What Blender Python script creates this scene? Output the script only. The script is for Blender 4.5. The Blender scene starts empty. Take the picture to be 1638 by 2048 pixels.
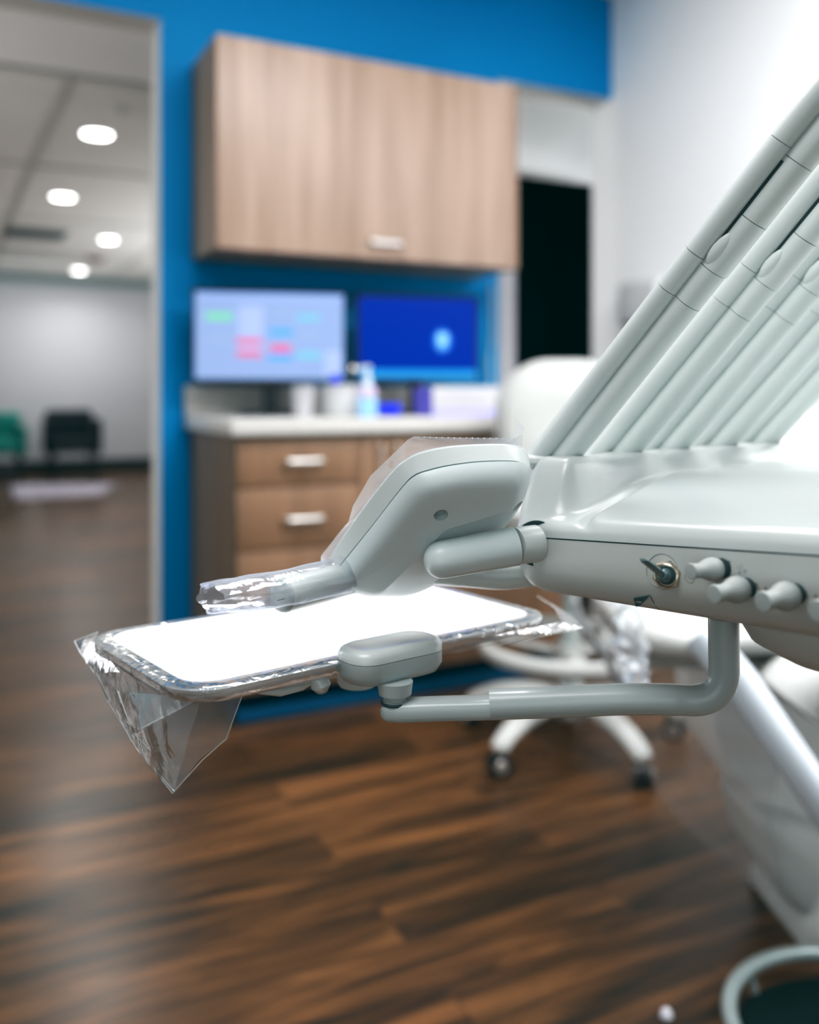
import bpy, bmesh, math, random
from mathutils import Vector, Matrix, noise
from mathutils.bvhtree import BVHTree
random.seed(7)
scene = bpy.context.scene
COL = scene.collection

# ------------------------------------------------------------------ survey of the room
# Room axes: X runs along the blue wall, Y goes through it, Z is up.
# The camera stands at the origin, 1.006 m high, turned 26.7 degrees to the right of Y.
F, CX, HY, H = 1850.0, 819.0, 785.0, 1.006
TH = math.radians(26.7)
ct, st = math.cos(TH), math.sin(TH)

def C(X, D, z):                       # (right, ahead, height relative to the lens) -> room
    return Vector((X*ct + D*st, -X*st + D*ct, H + z))
def Cv(X, D, z):
    return Vector((X*ct + D*st, -X*st + D*ct, z))
def P(px, py, D):
    return C((px-CX)/F*D, D, -(py-HY)/F*D)
def onY(px, py, Y):
    a = (px-CX)/F
    return P(px, py, Y/(-a*st + ct))
def onX(px, py, X):
    a = (px-CX)/F
    return P(px, py, X/(a*ct + st))
def onZ(px, py, Z):
    return P(px, py, (H-Z)*F/(py-HY))
CAM = Vector((0, 0, H))

# ------------------------------------------------------------------ materials
def new_mat(name):
    m = bpy.data.materials.new(name); m.use_nodes = True
    nt = m.node_tree
    return m, nt, nt.nodes['Principled BSDF']

def setin(b, **k):
    for n, v in k.items():
        n = n.replace('_', ' ')
        if n in b.inputs: b.inputs[n].default_value = v

def mat(name, col, rough=0.5, metal=0.0, var=0.06, scale=8.0, bump=0.0, bscale=200.0, coat=0.0, spec=0.5, emit=None, es=0.0, sss=0.0):
    m, nt, b = new_mat(name)
    L = nt.links
    tc = nt.nodes.new('ShaderNodeTexCoord')
    nz = nt.nodes.new('ShaderNodeTexNoise'); nz.inputs['Scale'].default_value = scale
    nz.inputs['Detail'].default_value = 3
    L.new(tc.outputs['Object'], nz.inputs['Vector'])
    rp = nt.nodes.new('ShaderNodeValToRGB')
    c = Vector(col[:3])
    rp.color_ramp.elements[0].position = 0.3; rp.color_ramp.elements[1].position = 0.7
    rp.color_ramp.elements[0].color = (*(c*(1-var)), 1); rp.color_ramp.elements[1].color = (*[min(1, x*(1+var)) for x in c], 1)
    L.new(nz.outputs['Fac'], rp.inputs['Fac'])
    L.new(rp.outputs['Color'], b.inputs['Base Color'])
    setin(b, Roughness=rough, Metallic=metal)
    b.inputs['Coat Weight'].default_value = coat; b.inputs['Coat Roughness'].default_value = 0.08
    b.inputs['Specular IOR Level'].default_value = spec
    if sss: b.inputs['Subsurface Weight'].default_value = sss; b.inputs['Subsurface Radius'].default_value = (0.01, 0.01, 0.01)
    if emit:
        b.inputs['Emission Color'].default_value = (*emit, 1); b.inputs['Emission Strength'].default_value = es
    if bump:
        n2 = nt.nodes.new('ShaderNodeTexNoise'); n2.inputs['Scale'].default_value = bscale
        L.new(tc.outputs['Object'], n2.inputs['Vector'])
        bp = nt.nodes.new('ShaderNodeBump'); bp.inputs['Strength'].default_value = bump; bp.inputs['Distance'].default_value = 0.001
        L.new(n2.outputs['Fac'], bp.inputs['Height']); L.new(bp.outputs['Normal'], b.inputs['Normal'])
    return m

def wood(name, c1, c2, rough=0.45, axis='Z', freq=22.0):
    """laminate with grain stretched along one axis"""
    m, nt, b = new_mat(name); L = nt.links
    g = nt.nodes.new('ShaderNodeNewGeometry')
    mp = nt.nodes.new('ShaderNodeMapping')
    sc = [freq, freq, freq]; sc['XYZ'.index(axis)] = 1.3
    mp.inputs['Scale'].default_value = sc
    L.new(g.outputs['Position'], mp.inputs['Vector'])
    n1 = nt.nodes.new('ShaderNodeTexNoise'); n1.inputs['Scale'].default_value = 1.0; n1.inputs['Detail'].default_value = 6; n1.inputs['Roughness'].default_value = 0.6
    L.new(mp.outputs['Vector'], n1.inputs['Vector'])
    mp2 = nt.nodes.new('ShaderNodeMapping'); sc2 = [5, 5, 5]; sc2['XYZ'.index(axis)] = 0.35
    mp2.inputs['Scale'].default_value = sc2
    L.new(g.outputs['Position'], mp2.inputs['Vector'])
    n2 = nt.nodes.new('ShaderNodeTexNoise'); n2.inputs['Scale'].default_value = 1.0; n2.inputs['Detail'].default_value = 2
    L.new(mp2.outputs['Vector'], n2.inputs['Vector'])
    ad = nt.nodes.new('ShaderNodeMath'); ad.operation = 'ADD'
    L.new(n1.outputs['Fac'], ad.inputs[0]); L.new(n2.outputs['Fac'], ad.inputs[1])
    hf = nt.nodes.new('ShaderNodeMath'); hf.operation = 'MULTIPLY'; hf.inputs[1].default_value = 0.5
    L.new(ad.outputs[0], hf.inputs[0])
    rp = nt.nodes.new('ShaderNodeValToRGB')
    rp.color_ramp.elements[0].position = 0.36; rp.color_ramp.elements[1].position = 0.62
    rp.color_ramp.elements[0].color = (*c1, 1); rp.color_ramp.elements[1].color = (*c2, 1)
    L.new(hf.outputs[0], rp.inputs['Fac']); L.new(rp.outputs['Color'], b.inputs['Base Color'])
    setin(b, Roughness=rough)
    return m

def plank_floor():
    m, nt, b = new_mat('floor_planks'); L = nt.links
    g = nt.nodes.new('ShaderNodeNewGeometry')
    br = nt.nodes.new('ShaderNodeTexBrick')
    br.offset = 0.37; br.inputs['Scale'].default_value = 1.0
    br.inputs['Brick Width'].default_value = 1.2; br.inputs['Row Height'].default_value = 0.152
    br.inputs['Mortar Size'].default_value = 0.0015; br.inputs['Mortar Smooth'].default_value = 0.1
    br.inputs['Color1'].default_value = (0.15, 0.15, 0.15, 1); br.inputs['Color2'].default_value = (0.85, 0.85, 0.85, 1); br.inputs['Mortar'].default_value = (0.0, 0.0, 0.0, 1)
    L.new(g.outputs['Position'], br.inputs['Vector'])
    mp = nt.nodes.new('ShaderNodeMapping'); mp.inputs['Scale'].default_value = (2.2, 21, 21)
    L.new(g.outputs['Position'], mp.inputs['Vector'])
    ofs = nt.nodes.new('ShaderNodeVectorMath'); ofs.operation = 'ADD'
    L.new(mp.outputs['Vector'], ofs.inputs[0])
    sc = nt.nodes.new('ShaderNodeVectorMath'); sc.operation = 'SCALE'; sc.inputs['Scale'].default_value = 13.0
    L.new(br.outputs['Color'], sc.inputs[0]); L.new(sc.outputs[0], ofs.inputs[1])
    n1 = nt.nodes.new('ShaderNodeTexNoise'); n1.inputs['Scale'].default_value = 1.0; n1.inputs['Detail'].default_value = 7; n1.inputs['Roughness'].default_value = 0.62; n1.inputs['Distortion'].default_value = 0.6
    L.new(ofs.outputs[0], n1.inputs['Vector'])
    mx = nt.nodes.new('ShaderNodeMath'); mx.operation = 'MULTIPLY_ADD'; mx.inputs[1].default_value = 0.22
    L.new(br.outputs['Color'], mx.inputs[0]); L.new(n1.outputs['Fac'], mx.inputs[2])
    rp = nt.nodes.new('ShaderNodeValToRGB'); e = rp.color_ramp.elements
    e[0].position = 0.40; e[0].color = (0.013, 0.009, 0.006, 1)
    e[1].position = 0.78; e[1].color = (0.160, 0.074, 0.028, 1)
    x = e.new(0.56); x.color = (0.054, 0.026, 0.010, 1)
    L.new(mx.outputs[0], rp.inputs['Fac']); L.new(rp.outputs['Color'], b.inputs['Base Color'])
    n3 = nt.nodes.new('ShaderNodeTexNoise'); n3.inputs['Scale'].default_value = 3.0
    L.new(g.outputs['Position'], n3.inputs['Vector'])
    r2 = nt.nodes.new('ShaderNodeMapRange'); r2.inputs['To Min'].default_value = 0.24; r2.inputs['To Max'].default_value = 0.34
    L.new(n3.outputs['Fac'], r2.inputs['Value']); L.new(r2.outputs[0], b.inputs['Roughness'])
    bp = nt.nodes.new('ShaderNodeBump'); bp.inputs['Strength'].default_value = 0.25; bp.inputs['Distance'].default_value = 0.002
    L.new(n1.outputs['Fac'], bp.inputs['Height']); L.new(bp.outputs['Normal'], b.inputs['Normal'])
    b.inputs['Specular IOR Level'].default_value = 0.30
    return m

def film(name, haze=0.10, tint=(0.86, 0.90, 0.95), bump=0.6, bscale=60.0, edge=0.55):
    """thin clear plastic: see-through, glossy, a little milky where it is seen edge-on"""
    m = bpy.data.materials.new(name); m.use_nodes = True
    nt = m.node_tree; nt.nodes.clear(); L = nt.links
    out = nt.nodes.new('ShaderNodeOutputMaterial')
    tr = nt.nodes.new('ShaderNodeBsdfTransparent'); tr.inputs['Color'].default_value = (0.96, 0.97, 0.97, 1)
    gl = nt.nodes.new('ShaderNodeBsdfGlossy'); gl.inputs['Roughness'].default_value = 0.12; gl.inputs['Color'].default_value = (*tint, 1)
    df = nt.nodes.new('ShaderNodeBsdfDiffuse'); df.inputs['Color'].default_value = (*tint, 1)
    tl = nt.nodes.new('ShaderNodeBsdfTranslucent'); tl.inputs['Color'].default_value = (*tint, 1)
    tc = nt.nodes.new('ShaderNodeTexCoord')
    nz = nt.nodes.new('ShaderNodeTexNoise'); nz.inputs['Scale'].default_value = bscale; nz.inputs['Detail'].default_value = 2; nz.inputs['Distortion'].default_value = 1.2
    L.new(tc.outputs['Object'], nz.inputs['Vector'])
    bp = nt.nodes.new('ShaderNodeBump'); bp.inputs['Strength'].default_value = bump; bp.inputs['Distance'].default_value = 0.004
    L.new(nz.outputs['Fac'], bp.inputs['Height'])
    L.new(bp.outputs['Normal'], gl.inputs['Normal'])
    lw = nt.nodes.new('ShaderNodeLayerWeight'); lw.inputs['Blend'].default_value = 0.25
    L.new(bp.outputs['Normal'], lw.inputs['Normal'])
    m0 = nt.nodes.new('ShaderNodeMixShader'); m0.inputs[0].default_value = 0.5
    L.new(df.outputs[0], m0.inputs[1]); L.new(tl.outputs[0], m0.inputs[2])
    m1 = nt.nodes.new('ShaderNodeMixShader')
    L.new(tr.outputs[0], m1.inputs[1]); L.new(m0.outputs[0], m1.inputs[2])
    hz = nt.nodes.new('ShaderNodeMapRange'); hz.inputs['To Min'].default_value = haze; hz.inputs['To Max'].default_value = edge
    L.new(lw.outputs['Facing'], hz.inputs['Value']); L.new(hz.outputs[0], m1.inputs[0])
    m2 = nt.nodes.new('ShaderNodeMixShader')
    fr = nt.nodes.new('ShaderNodeMapRange'); fr.inputs['To Min'].default_value = 0.07; fr.inputs['To Max'].default_value = 0.7
    L.new(lw.outputs['Fresnel'], fr.inputs['Value']); L.new(fr.outputs[0], m2.inputs[0])
    L.new(m1.outputs[0], m2.inputs[1]); L.new(gl.outputs[0], m2.inputs[2])
    L.new(m2.outputs[0], out.inputs['Surface'])
    return m

def emission(name, col, s):
    m, nt, b = new_mat(name)
    b.inputs['Base Color'].default_value = (*[c*0.3 for c in col], 1)
    b.inputs['Emission Color'].default_value = (*col, 1); b.inputs['Emission Strength'].default_value = s
    b.inputs['Roughness'].default_value = 0.3; b.inputs['Specular IOR Level'].default_value = 0.1
    return m

M = {}
M['blue'] = mat('blue_paint', (0.0, 0.215, 0.48), 0.62, var=0.02, scale=2, bump=0.15, spec=0.15)
M['white_paint'] = mat('white_paint', (0.88, 0.895, 0.91), 0.7, var=0.015, scale=2, bump=0.15)
M['trim_paint'] = mat('trim_paint', (0.62, 0.62, 0.60), 0.5, var=0.02, scale=3)
M['hall_paint'] = mat('hall_paint', (0.41, 0.415, 0.435), 0.7, var=0.02, scale=1)
M['ceil'] = mat('ceiling_tile', (0.74, 0.74, 0.72), 0.85, var=0.03, scale=4, bump=0.3)
M['dark_room'] = mat('unlit_room_shade', (0.004, 0.030, 0.032), 0.6, var=0.2, scale=1)  # near-black wall colour stands in for the room being unlit
M['dark_base'] = mat('dark_rubber_base', (0.006, 0.014, 0.014), 0.4)
M['floor'] = plank_floor()
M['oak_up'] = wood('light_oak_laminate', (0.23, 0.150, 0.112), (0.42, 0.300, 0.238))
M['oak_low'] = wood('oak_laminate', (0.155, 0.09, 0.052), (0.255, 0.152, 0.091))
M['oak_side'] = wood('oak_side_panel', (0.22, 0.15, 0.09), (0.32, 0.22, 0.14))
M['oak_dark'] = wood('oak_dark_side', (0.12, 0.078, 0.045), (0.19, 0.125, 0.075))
M['counter'] = mat('solid_surface', (0.54, 0.53, 0.51), 0.35, var=0.02, scale=40)
M['nickel'] = mat('brushed_nickel', (0.72, 0.70, 0.68), 0.32, 0.8, var=0.03, scale=60)
M['chrome'] = mat('chrome', (0.80, 0.82, 0.84), 0.14, 1.0, var=0.01)
M['black'] = mat('black_plastic', (0.008, 0.012, 0.016), 0.35)
M['rubber'] = mat('black_rubber', (0.010, 0.014, 0.016), 0.6)
M['shell'] = mat('dental_shell', (0.56, 0.605, 0.595), 0.30, var=0.012, scale=10, coat=0.25)
M['shell_g'] = mat('dental_shell_grey', (0.40, 0.45, 0.45), 0.33, var=0.012, scale=10, coat=0.25)
M['shell_top'] = mat('dental_shell_top', (0.43, 0.468, 0.462), 0.30, var=0.012, scale=10, coat=0.2)
M['shell_k'] = mat('keypad_shell', (0.60, 0.67, 0.675), 0.34, var=0.012, scale=10, coat=0.12)  # lighter bluish base colour stands in for bounced light
M['toe'] = mat('toe_kick_blue', (0.0, 0.016, 0.045), 0.6, spec=0.2)
M['panel'] = mat('control_panel_grey', (0.50, 0.525, 0.51), 0.42, var=0.012, scale=12, coat=0.1)
M['knob'] = mat('knob_grey', (0.34, 0.37, 0.365), 0.5, var=0.02, scale=60)
M['dark_gap'] = mat('dark_recess', (0.020, 0.050, 0.055), 0.6)  # dark parts, plus shade painted into notches, creases and gaps
M['teal_gap'] = mat('teal_recess', (0.035, 0.11, 0.12), 0.6)  # gasket teal, also the painted shading of the vent notch
M['line'] = mat('printed_icon', (0.24, 0.21, 0.18), 0.6)
M['whip'] = mat('arm_grey', (0.56, 0.61, 0.60), 0.42, var=0.01, scale=20, coat=0.08)
M['whip2'] = mat('hose_grey', (0.61, 0.665, 0.65), 0.40, var=0.01, scale=20, coat=0.08)
M['nut'] = mat('nickel_nut', (0.62, 0.55, 0.46), 0.25, 1.0, var=0.05, scale=200)
M['lever'] = mat('lever_metal', (0.16, 0.24, 0.26), 0.28, 0.6, var=0.05, scale=80)
M['tray'] = mat('steel_tray', (0.62, 0.65, 0.66), 0.20, 1.0, var=0.03, scale=40)
M['paper'] = mat('tray_paper', (0.80, 0.81, 0.84), 0.75, var=0.004, scale=30, bump=0.1, bscale=90)
M['film'] = film('clear_film', 0.26)
M['film_soft'] = film('clear_film_soft', 0.12, bump=0.8, bscale=25)
M['film_tray'] = film('tray_film', 0.26, tint=(0.78, 0.80, 0.82), bump=0.5, bscale=45, edge=0.45)
M['film_sleeve'] = film('sleeve_film', 0.12, tint=(0.74, 0.77, 0.84), bump=0.35, bscale=38, edge=0.5)
M['film_edge'] = mat('film_weld', (0.55, 0.57, 0.58), 0.3)
M['film_pad'] = film('pad_film', 0.30, tint=(0.74, 0.77, 0.82), bump=0.15, bscale=30, edge=0.6)
M['film_cover'] = film('chair_film', 0.16, tint=(0.66, 0.64, 0.66), bump=0.5, bscale=9, edge=0.4)
M['uph'] = mat('white_upholstery', (0.47, 0.485, 0.475), 0.5, var=0.02, scale=6, bump=0.1)
M['link'] = mat('white_link_cover', (0.80, 0.81, 0.80), 0.4, coat=0.2)  # brighter than the upholstery, in place of light bounced into its shaded face
M['blue_shell'] = mat('blue_grey_tube', (0.50, 0.56, 0.62), 0.32, var=0.02, scale=6, coat=0.3)
M['green'] = mat('green_fabric', (0.0, 0.16, 0.135), 0.85, var=0.15, scale=20)
M['navy'] = mat('black_fabric', (0.002, 0.005, 0.010), 0.9, var=0.1, scale=20)
M['patch'] = mat('pale_lavender', (0.30, 0.28, 0.33), 0.95, var=0.25, scale=6)
M['cobalt'] = mat('cobalt_plastic', (0.0, 0.02, 0.72), 0.35)
M['purple'] = mat('purple_card', (0.16, 0.14, 0.62), 0.6)
M['lilac'] = mat('lilac_card', (0.42, 0.40, 0.86), 0.6)
M['card'] = mat('white_card', (0.50, 0.50, 0.53), 0.6)
M['smear'] = mat('grey_print', (0.50, 0.51, 0.56), 0.6)
M['white_pl'] = mat('white_plastic', (0.54, 0.55, 0.56), 0.35)
M['pinkish'] = mat('pink_label', (0.50, 0.40, 0.58), 0.5)
M['gel'] = mat('blue_gel', (0.30, 0.58, 0.88), 0.2, coat=0.5)
M['clear_pl'] = mat('frosted_pump', (0.66, 0.74, 0.78), 0.3)
M['greyring'] = mat('grey_metal_loop', (0.26, 0.31, 0.31), 0.35, 0.3)
M['pedal'] = mat('dark_pedal', (0.004, 0.010, 0.010), 0.8, spec=0.1)
M['cable'] = mat('grey_cable', (0.34, 0.35, 0.37), 0.5)
M['vent'] = mat('grey_vent', (0.16, 0.22, 0.22), 0.6)
M['tbar'] = mat('ceiling_bar_grey', (0.55, 0.56, 0.55), 0.6)
M['strip'] = mat('wall_end_grey', (0.34, 0.34, 0.37), 0.6, var=0.03)
M['base_blue'] = mat('base_strip_blue', (0.0, 0.085, 0.19), 0.5, spec=0.3)
M['red'] = mat('dull_red', (0.16, 0.06, 0.055), 0.6)
M['lamp'] = emission('downlight_glow', (1.0, 0.98, 0.96), 16.0)
M['troffer'] = emission('troffer_glow', (1.0, 1.0, 1.0), 3.0)

# ------------------------------------------------------------------ mesh helpers
WORLD = {}                      # object -> world origin
def link(o, parent=None, loc=(0, 0, 0)):
    COL.objects.link(o)
    loc = Vector(loc)
    if parent is not None:
        o.parent = parent
        o.location = loc - WORLD[parent.name]
    else:
        o.location = loc
    WORLD[o.name] = loc
    return o

def tag(o, label=None, cat=None, group=None, kind=None):
    if label: o['label'] = label
    if cat: o['category'] = cat
    if group: o['group'] = group
    if kind: o['kind'] = kind
    return o

def thing(name, label, cat, loc, group=None):
    o = bpy.data.objects.new(name, None); o.empty_display_size = 0.05
    link(o, None, loc)
    return tag(o, label, cat, group)

def obj(name, bm, m, parent=None, smooth=40, mats=None, fixn=True):
    """bm holds room coordinates; the object's origin goes to the middle of its base"""
    bm.verts.ensure_lookup_table()
    if fixn: bmesh.ops.recalc_face_normals(bm, faces=bm.faces[:])
    xs = [v.co.x for v in bm.verts]; ys = [v.co.y for v in bm.verts]; zs = [v.co.z for v in bm.verts]
    org = Vector(((min(xs)+max(xs))/2, (min(ys)+max(ys))/2, min(zs)))
    for v in bm.verts: v.co -= org
    me = bpy.data.meshes.new(name); bm.to_mesh(me); bm.free()
    for mm in (mats or [m]): me.materials.append(mm)
    if smooth:
        me.shade_smooth()
        me.set_sharp_from_angle(angle=math.radians(smooth))
    o = bpy.data.objects.new(name, me)
    return link(o, parent, org)

def struct(name, bm, m, **k):
    return tag(obj(name, bm, m, None, smooth=30, **k), kind='structure')

def box(bm, a, b, bev=0.0, seg=2, mi=0):
    """axis aligned box between corners a and b"""
    a, b = Vector(a), Vector(b)
    lo = Vector([min(a[i], b[i]) for i in range(3)]); hi = Vector([max(a[i], b[i]) for i in range(3)])
    r = bmesh.ops.create_cube(bm, size=1.0)
    vs = r['verts']; c = (lo+hi)/2; d = hi-lo
    for v in vs: v.co = Vector((v.co.x*d.x, v.co.y*d.y, v.co.z*d.z)) + c
    fs = list({f for v in vs for f in v.link_faces})
    for f in fs: f.material_index = mi
    if bev:
        es = list({e for v in vs for e in v.link_edges})
        bmesh.ops.bevel(bm, geom=es, offset=bev, segments=seg, profile=0.5, affect='EDGES')
    return bm

def obox(bm, o, ex, ey, ez, dims, bev=0.0, seg=2, mi=0):
    """box centred at o with half-sizes dims along the unit axes ex, ey, ez"""
    r = bmesh.ops.create_cube(bm, size=2.0); vs = r['verts']
    for v in vs: v.co = o + ex*v.co.x*dims[0] + ey*v.co.y*dims[1] + ez*v.co.z*dims[2]
    for f in {f for v in vs for f in v.link_faces}: f.material_index = mi
    if bev:
        es = list({e for v in vs for e in v.link_edges})
        bmesh.ops.bevel(bm, geom=es, offset=bev, segments=seg, profile=0.5, affect='EDGES')
    return bm

def loft(bm, rings, closed=True, cap0=True, cap1=True, mi=0):
    R = [[bm.verts.new(p) for p in r] for r in rings]
    n = len(R[0])
    for i in range(len(R)-1):
        for j in range(n if closed else n-1):
            k = (j+1) % n
            f = bm.faces.new((R[i][j], R[i][k], R[i+1][k], R[i+1][j])); f.material_index = mi
    def cap(r):
        c = bm.verts.new(sum((v.co for v in r), Vector())/len(r))
        for j in range(n):
            f = bm.faces.new((r[j], r[(j+1) % n], c)); f.material_index = mi
    if closed and cap0: cap(R[0])
    if closed and cap1: cap(R[-1])
    return bm

def frame(t, up=Vector((0, 0, 1))):
    t = t.normalized()
    if abs(t.dot(up)) > 0.98: up = Vector((0, 1, 0))
    a = up.cross(t).normalized(); b = t.cross(a).normalized()
    return a, b

def tube(bm, path, rad, n=20, up=Vector((0, 0, 1)), cap=True, mi=0, prof=None):
    """swept section; rad a number, a list, or (ra, rb) pairs"""
    rings = []
    for i, p in enumerate(path):
        a_ = path[max(0, i-1)]; b_ = path[min(len(path)-1, i+1)]
        u, v = frame(b_-a_, up)
        r = rad[i] if isinstance(rad, list) else rad
        ra, rb = r if isinstance(r, tuple) else (r, r)
        ring = []
        for k in range(n):
            an = 2*math.pi*k/n
            c, s = math.cos(an), math.sin(an)
            if prof:
                c = math.copysign(abs(c)**prof, c); s = math.copysign(abs(s)**prof, s)
            ring.append(p + u*c*ra + v*s*rb)
        rings.append(ring)
    return loft(bm, rings, True, cap, cap, mi)

def lathe(bm, base, axis, prof, n=32, cap=True, mi=0, up=Vector((0, 0, 1))):
    """prof: (distance along the axis, radius)"""
    axis = axis.normalized(); u, v = frame(axis, up)
    rings = [[base + axis*h + u*math.cos(2*math.pi*k/n)*r + v*math.sin(2*math.pi*k/n)*r for k in range(n)] for h, r in prof]
    return loft(bm, rings, True, cap, cap, mi)

def prism(bm, pts, vec, mi=0):
    a = [Vector(p) for p in pts]
    return loft(bm, [a, [p+vec for p in a]], mi=mi)

def crom(pts, per=6, closed=False):
    """smooth curve through points"""
    n = len(pts); out = []
    rng = range(n if closed else n-1)
    for i in rng:
        if closed: p0, p1, p2, p3 = pts[(i-1) % n], pts[i], pts[(i+1) % n], pts[(i+2) % n]
        else: p0, p1, p2, p3 = pts[max(0, i-1)], pts[i], pts[i+1], pts[min(n-1, i+2)]
        for k in range(per):
            t = k/per
            out.append(0.5*((2*p1) + (p2-p0)*t + (2*p0-5*p1+4*p2-p3)*t*t + (3*p1-p0-3*p2+p3)*t*t*t))
    if not closed: out.append(pts[-1].copy())
    return out

def bend(pts, r=0.03, n=6):
    """polyline with rounded corners"""
    out = [pts[0]]
    for i in range(1, len(pts)-1):
        a, b, c = pts[i-1], pts[i], pts[i+1]
        d1 = (a-b).normalized(); d2 = (c-b).normalized()
        rr = min(r, (a-b).length*0.49, (c-b).length*0.49)
        s, e = b+d1*rr, b+d2*rr
        for k in range(n+1):
            t = k/n; out.append(s*(1-t)**2 + b*2*t*(1-t) + e*t*t)
    out.append(pts[-1]); return out

def rrect(w, d, r, n=6):
    """rounded rectangle outline, centred"""
    pts = []
    for cx, cy, a0 in ((w/2-r, d/2-r, 0), (-w/2+r, d/2-r, 90), (-w/2+r, -d/2+r, 180), (w/2-r, -d/2+r, 270)):
        for k in range(n+1):
            a = math.radians(a0+90*k/n); pts.append((cx+r*math.cos(a), cy+r*math.sin(a)))
    return pts

def S(x, a, b):
    t = max(0, min(1, (x-a)/(b-a))); return t*t*(3-2*t)

def sheet(bm, A, B, nu=24, nv=10, amp=0.002, fr=30, seed=0, mi=0):
    """wrinkled sheet between two 3-D polylines A and B"""
    def samp(pl, t):
        L = [0]
        for i in range(1, len(pl)): L.append(L[-1]+(pl[i]-pl[i-1]).length)
        x = t*L[-1]
        for i in range(1, len(pl)):
            if x <= L[i] or i == len(pl)-1:
                return pl[i-1].lerp(pl[i], (x-L[i-1])/max(1e-9, L[i]-L[i-1]))
    rows = []
    for j in range(nv+1):
        v = j/nv; row = []
        for i in range(nu+1):
            u = i/nu
            p = samp(A, u).lerp(samp(B, u), v)
            w = noise.noise_vector(p*fr + Vector((seed, 0, 0)))
            row.append(p + w*amp*min(1, 4*v+0.2))
        rows.append(row)
    return loft(bm, rows, closed=False, mi=mi)

def cut(o, cutters):
    """carve cutter shapes out of a mesh and keep only the result"""
    for cb in cutters:
        bmesh.ops.recalc_face_normals(cb, faces=cb.faces[:])
        me = bpy.data.meshes.new('c'); cb.to_mesh(me); cb.free()
        me.materials.append(o.data.materials[-1])
        c = bpy.data.objects.new('c', me); COL.objects.link(c)
        md = o.modifiers.new('b', 'BOOLEAN'); md.operation = 'DIFFERENCE'; md.object = c; md.solver = 'EXACT'
        bpy.context.view_layer.update()
        dg = bpy.context.evaluated_depsgraph_get()
        ne = bpy.data.meshes.new_from_object(o.evaluated_get(dg))
        o.modifiers.clear(); o.data = ne
        bpy.data.objects.remove(c)
    o.data.shade_smooth(); o.data.set_sharp_from_angle(angle=math.radians(32))

def bvh_of(o):
    bm = bmesh.new(); bm.from_mesh(o.data); w = WORLD[o.name]
    for v in bm.verts: v.co += w
    t = BVHTree.FromBMesh(bm); bm.free(); return t
def hit(t, px, py, lift=0.0):
    d = (P(px, py, 1.0)-CAM).normalized()
    loc, n, i, ds = t.ray_cast(CAM, d)
    if loc is None: return None, None
    if n.dot(d) > 0: n = -n
    return loc + n*lift, n

nb = bmesh.new

# ================================================================== ROOM
YW, YB = 3.25, 3.39           # blue wall front and back face
XJ, XR0, XR = 0.668, 2.045, 2.635  # left opening jamb, right end of the wall, white right wall
ZH, ZC, ZR = 2.30, 2.45, 2.75 # headers, hall ceiling, room ceiling

bm = nb(); box(bm, (-3.5, -2.0, -0.05), (4.5, 12.6, 0)); struct('floor', bm, M['floor'])
# blue wall: pier, header over both openings (rear half is painted as the hall)
bm = nb()
box(bm, (XJ, YW, 0), (XR0, YB, ZH)); box(bm, (-3.5, YW, ZH), (XR, YB, ZR))
for f in bm.faces:
    c = f.calc_center_median()
    f.material_index = 0 if abs(c.y-YW) < 1e-4 else 1
struct('wall_back', bm, None, mats=[M['blue'], M['trim_paint']])
bm = nb(); box(bm, (XR0, YW-0.001, 0), (XR0+0.085, YB, ZH)); struct('trim_1', bm, M['strip'])
bm = nb(); box(bm, (XR, -2.0, 0), (XR+0.15, YB, ZR)); struct('wall_right', bm, M['white_paint'])
# ceiling of the treatment room
bm = nb(); box(bm, (-3.5, -2.0, ZR), (XR+0.15, YB, ZR+0.05)); struct('ceiling', bm, M['ceil'])
# passage behind the right-hand opening: lintel and dark room
bm = nb(); box(bm, (1.7, 3.80, 2.10), (3.9, 3.92, ZC)); box(bm, (1.7, 3.80, 0), (1.95, 3.92, 2.10)); box(bm, (3.4, 3.80, 0), (3.9, 3.92, 2.10)); struct('wall_passage', bm, M['white_paint'])
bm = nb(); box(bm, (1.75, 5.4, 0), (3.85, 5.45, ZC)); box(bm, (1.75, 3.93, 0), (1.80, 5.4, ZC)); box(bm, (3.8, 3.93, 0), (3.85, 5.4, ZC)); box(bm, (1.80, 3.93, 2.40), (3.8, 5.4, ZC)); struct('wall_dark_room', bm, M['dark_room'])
# hall
bm = nb(); box(bm, (-3.5, 12.3, 0), (4.5, 12.4, ZC)); struct('wall_hall', bm, M['hall_paint'])
bm = nb(); box(bm, (-3.5, 12.28, 0), (4.5, 12.30, 0.16)); struct('baseboard_hall', bm, M['dark_base'])
bm = nb(); box(bm, (-3.5, YB, 0), (-3.4, 12.3, ZC)); struct('wall_hall_left', bm, M['hall_paint'])
bm = nb(); box(bm, (4.4, 3.92, 0), (4.5, 12.3, ZC)); struct('wall_hall_right', bm, M['hall_paint'])
bm = nb()
box(bm, (-3.5, YB, ZC), (4.5, 12.4, ZC+0.05))
struct('ceiling_hall', bm, M['ceil'])
bm = nb()
box(bm, (-3.4, 4.36, ZC-0.03), (1.7, 4.42, ZC-0.001))
for x in (-0.9, 0.50, 1.85): box(bm, (x-0.012, 4.42, ZC-0.012), (x+0.012, 12.28, ZC-0.001))
for y in (6.3, 8.2, 10.2): box(bm, (-3.4, y-0.012, ZC-0.012), (4.4, y+0.012, ZC-0.001))
struct('trim_2', bm, M['tbar'])
bm = nb(); box(bm, (-3.4, YB+0.001, ZC-0.02), (1.69, 4.359, ZC-0.001)); struct('trim_4', bm, M['white_paint'])
bm = nb(); box(bm, (-3.4, 12.2, ZC-0.10), (4.4, 12.28, ZC-0.001)); struct('trim_3', bm, M['vent'])

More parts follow.
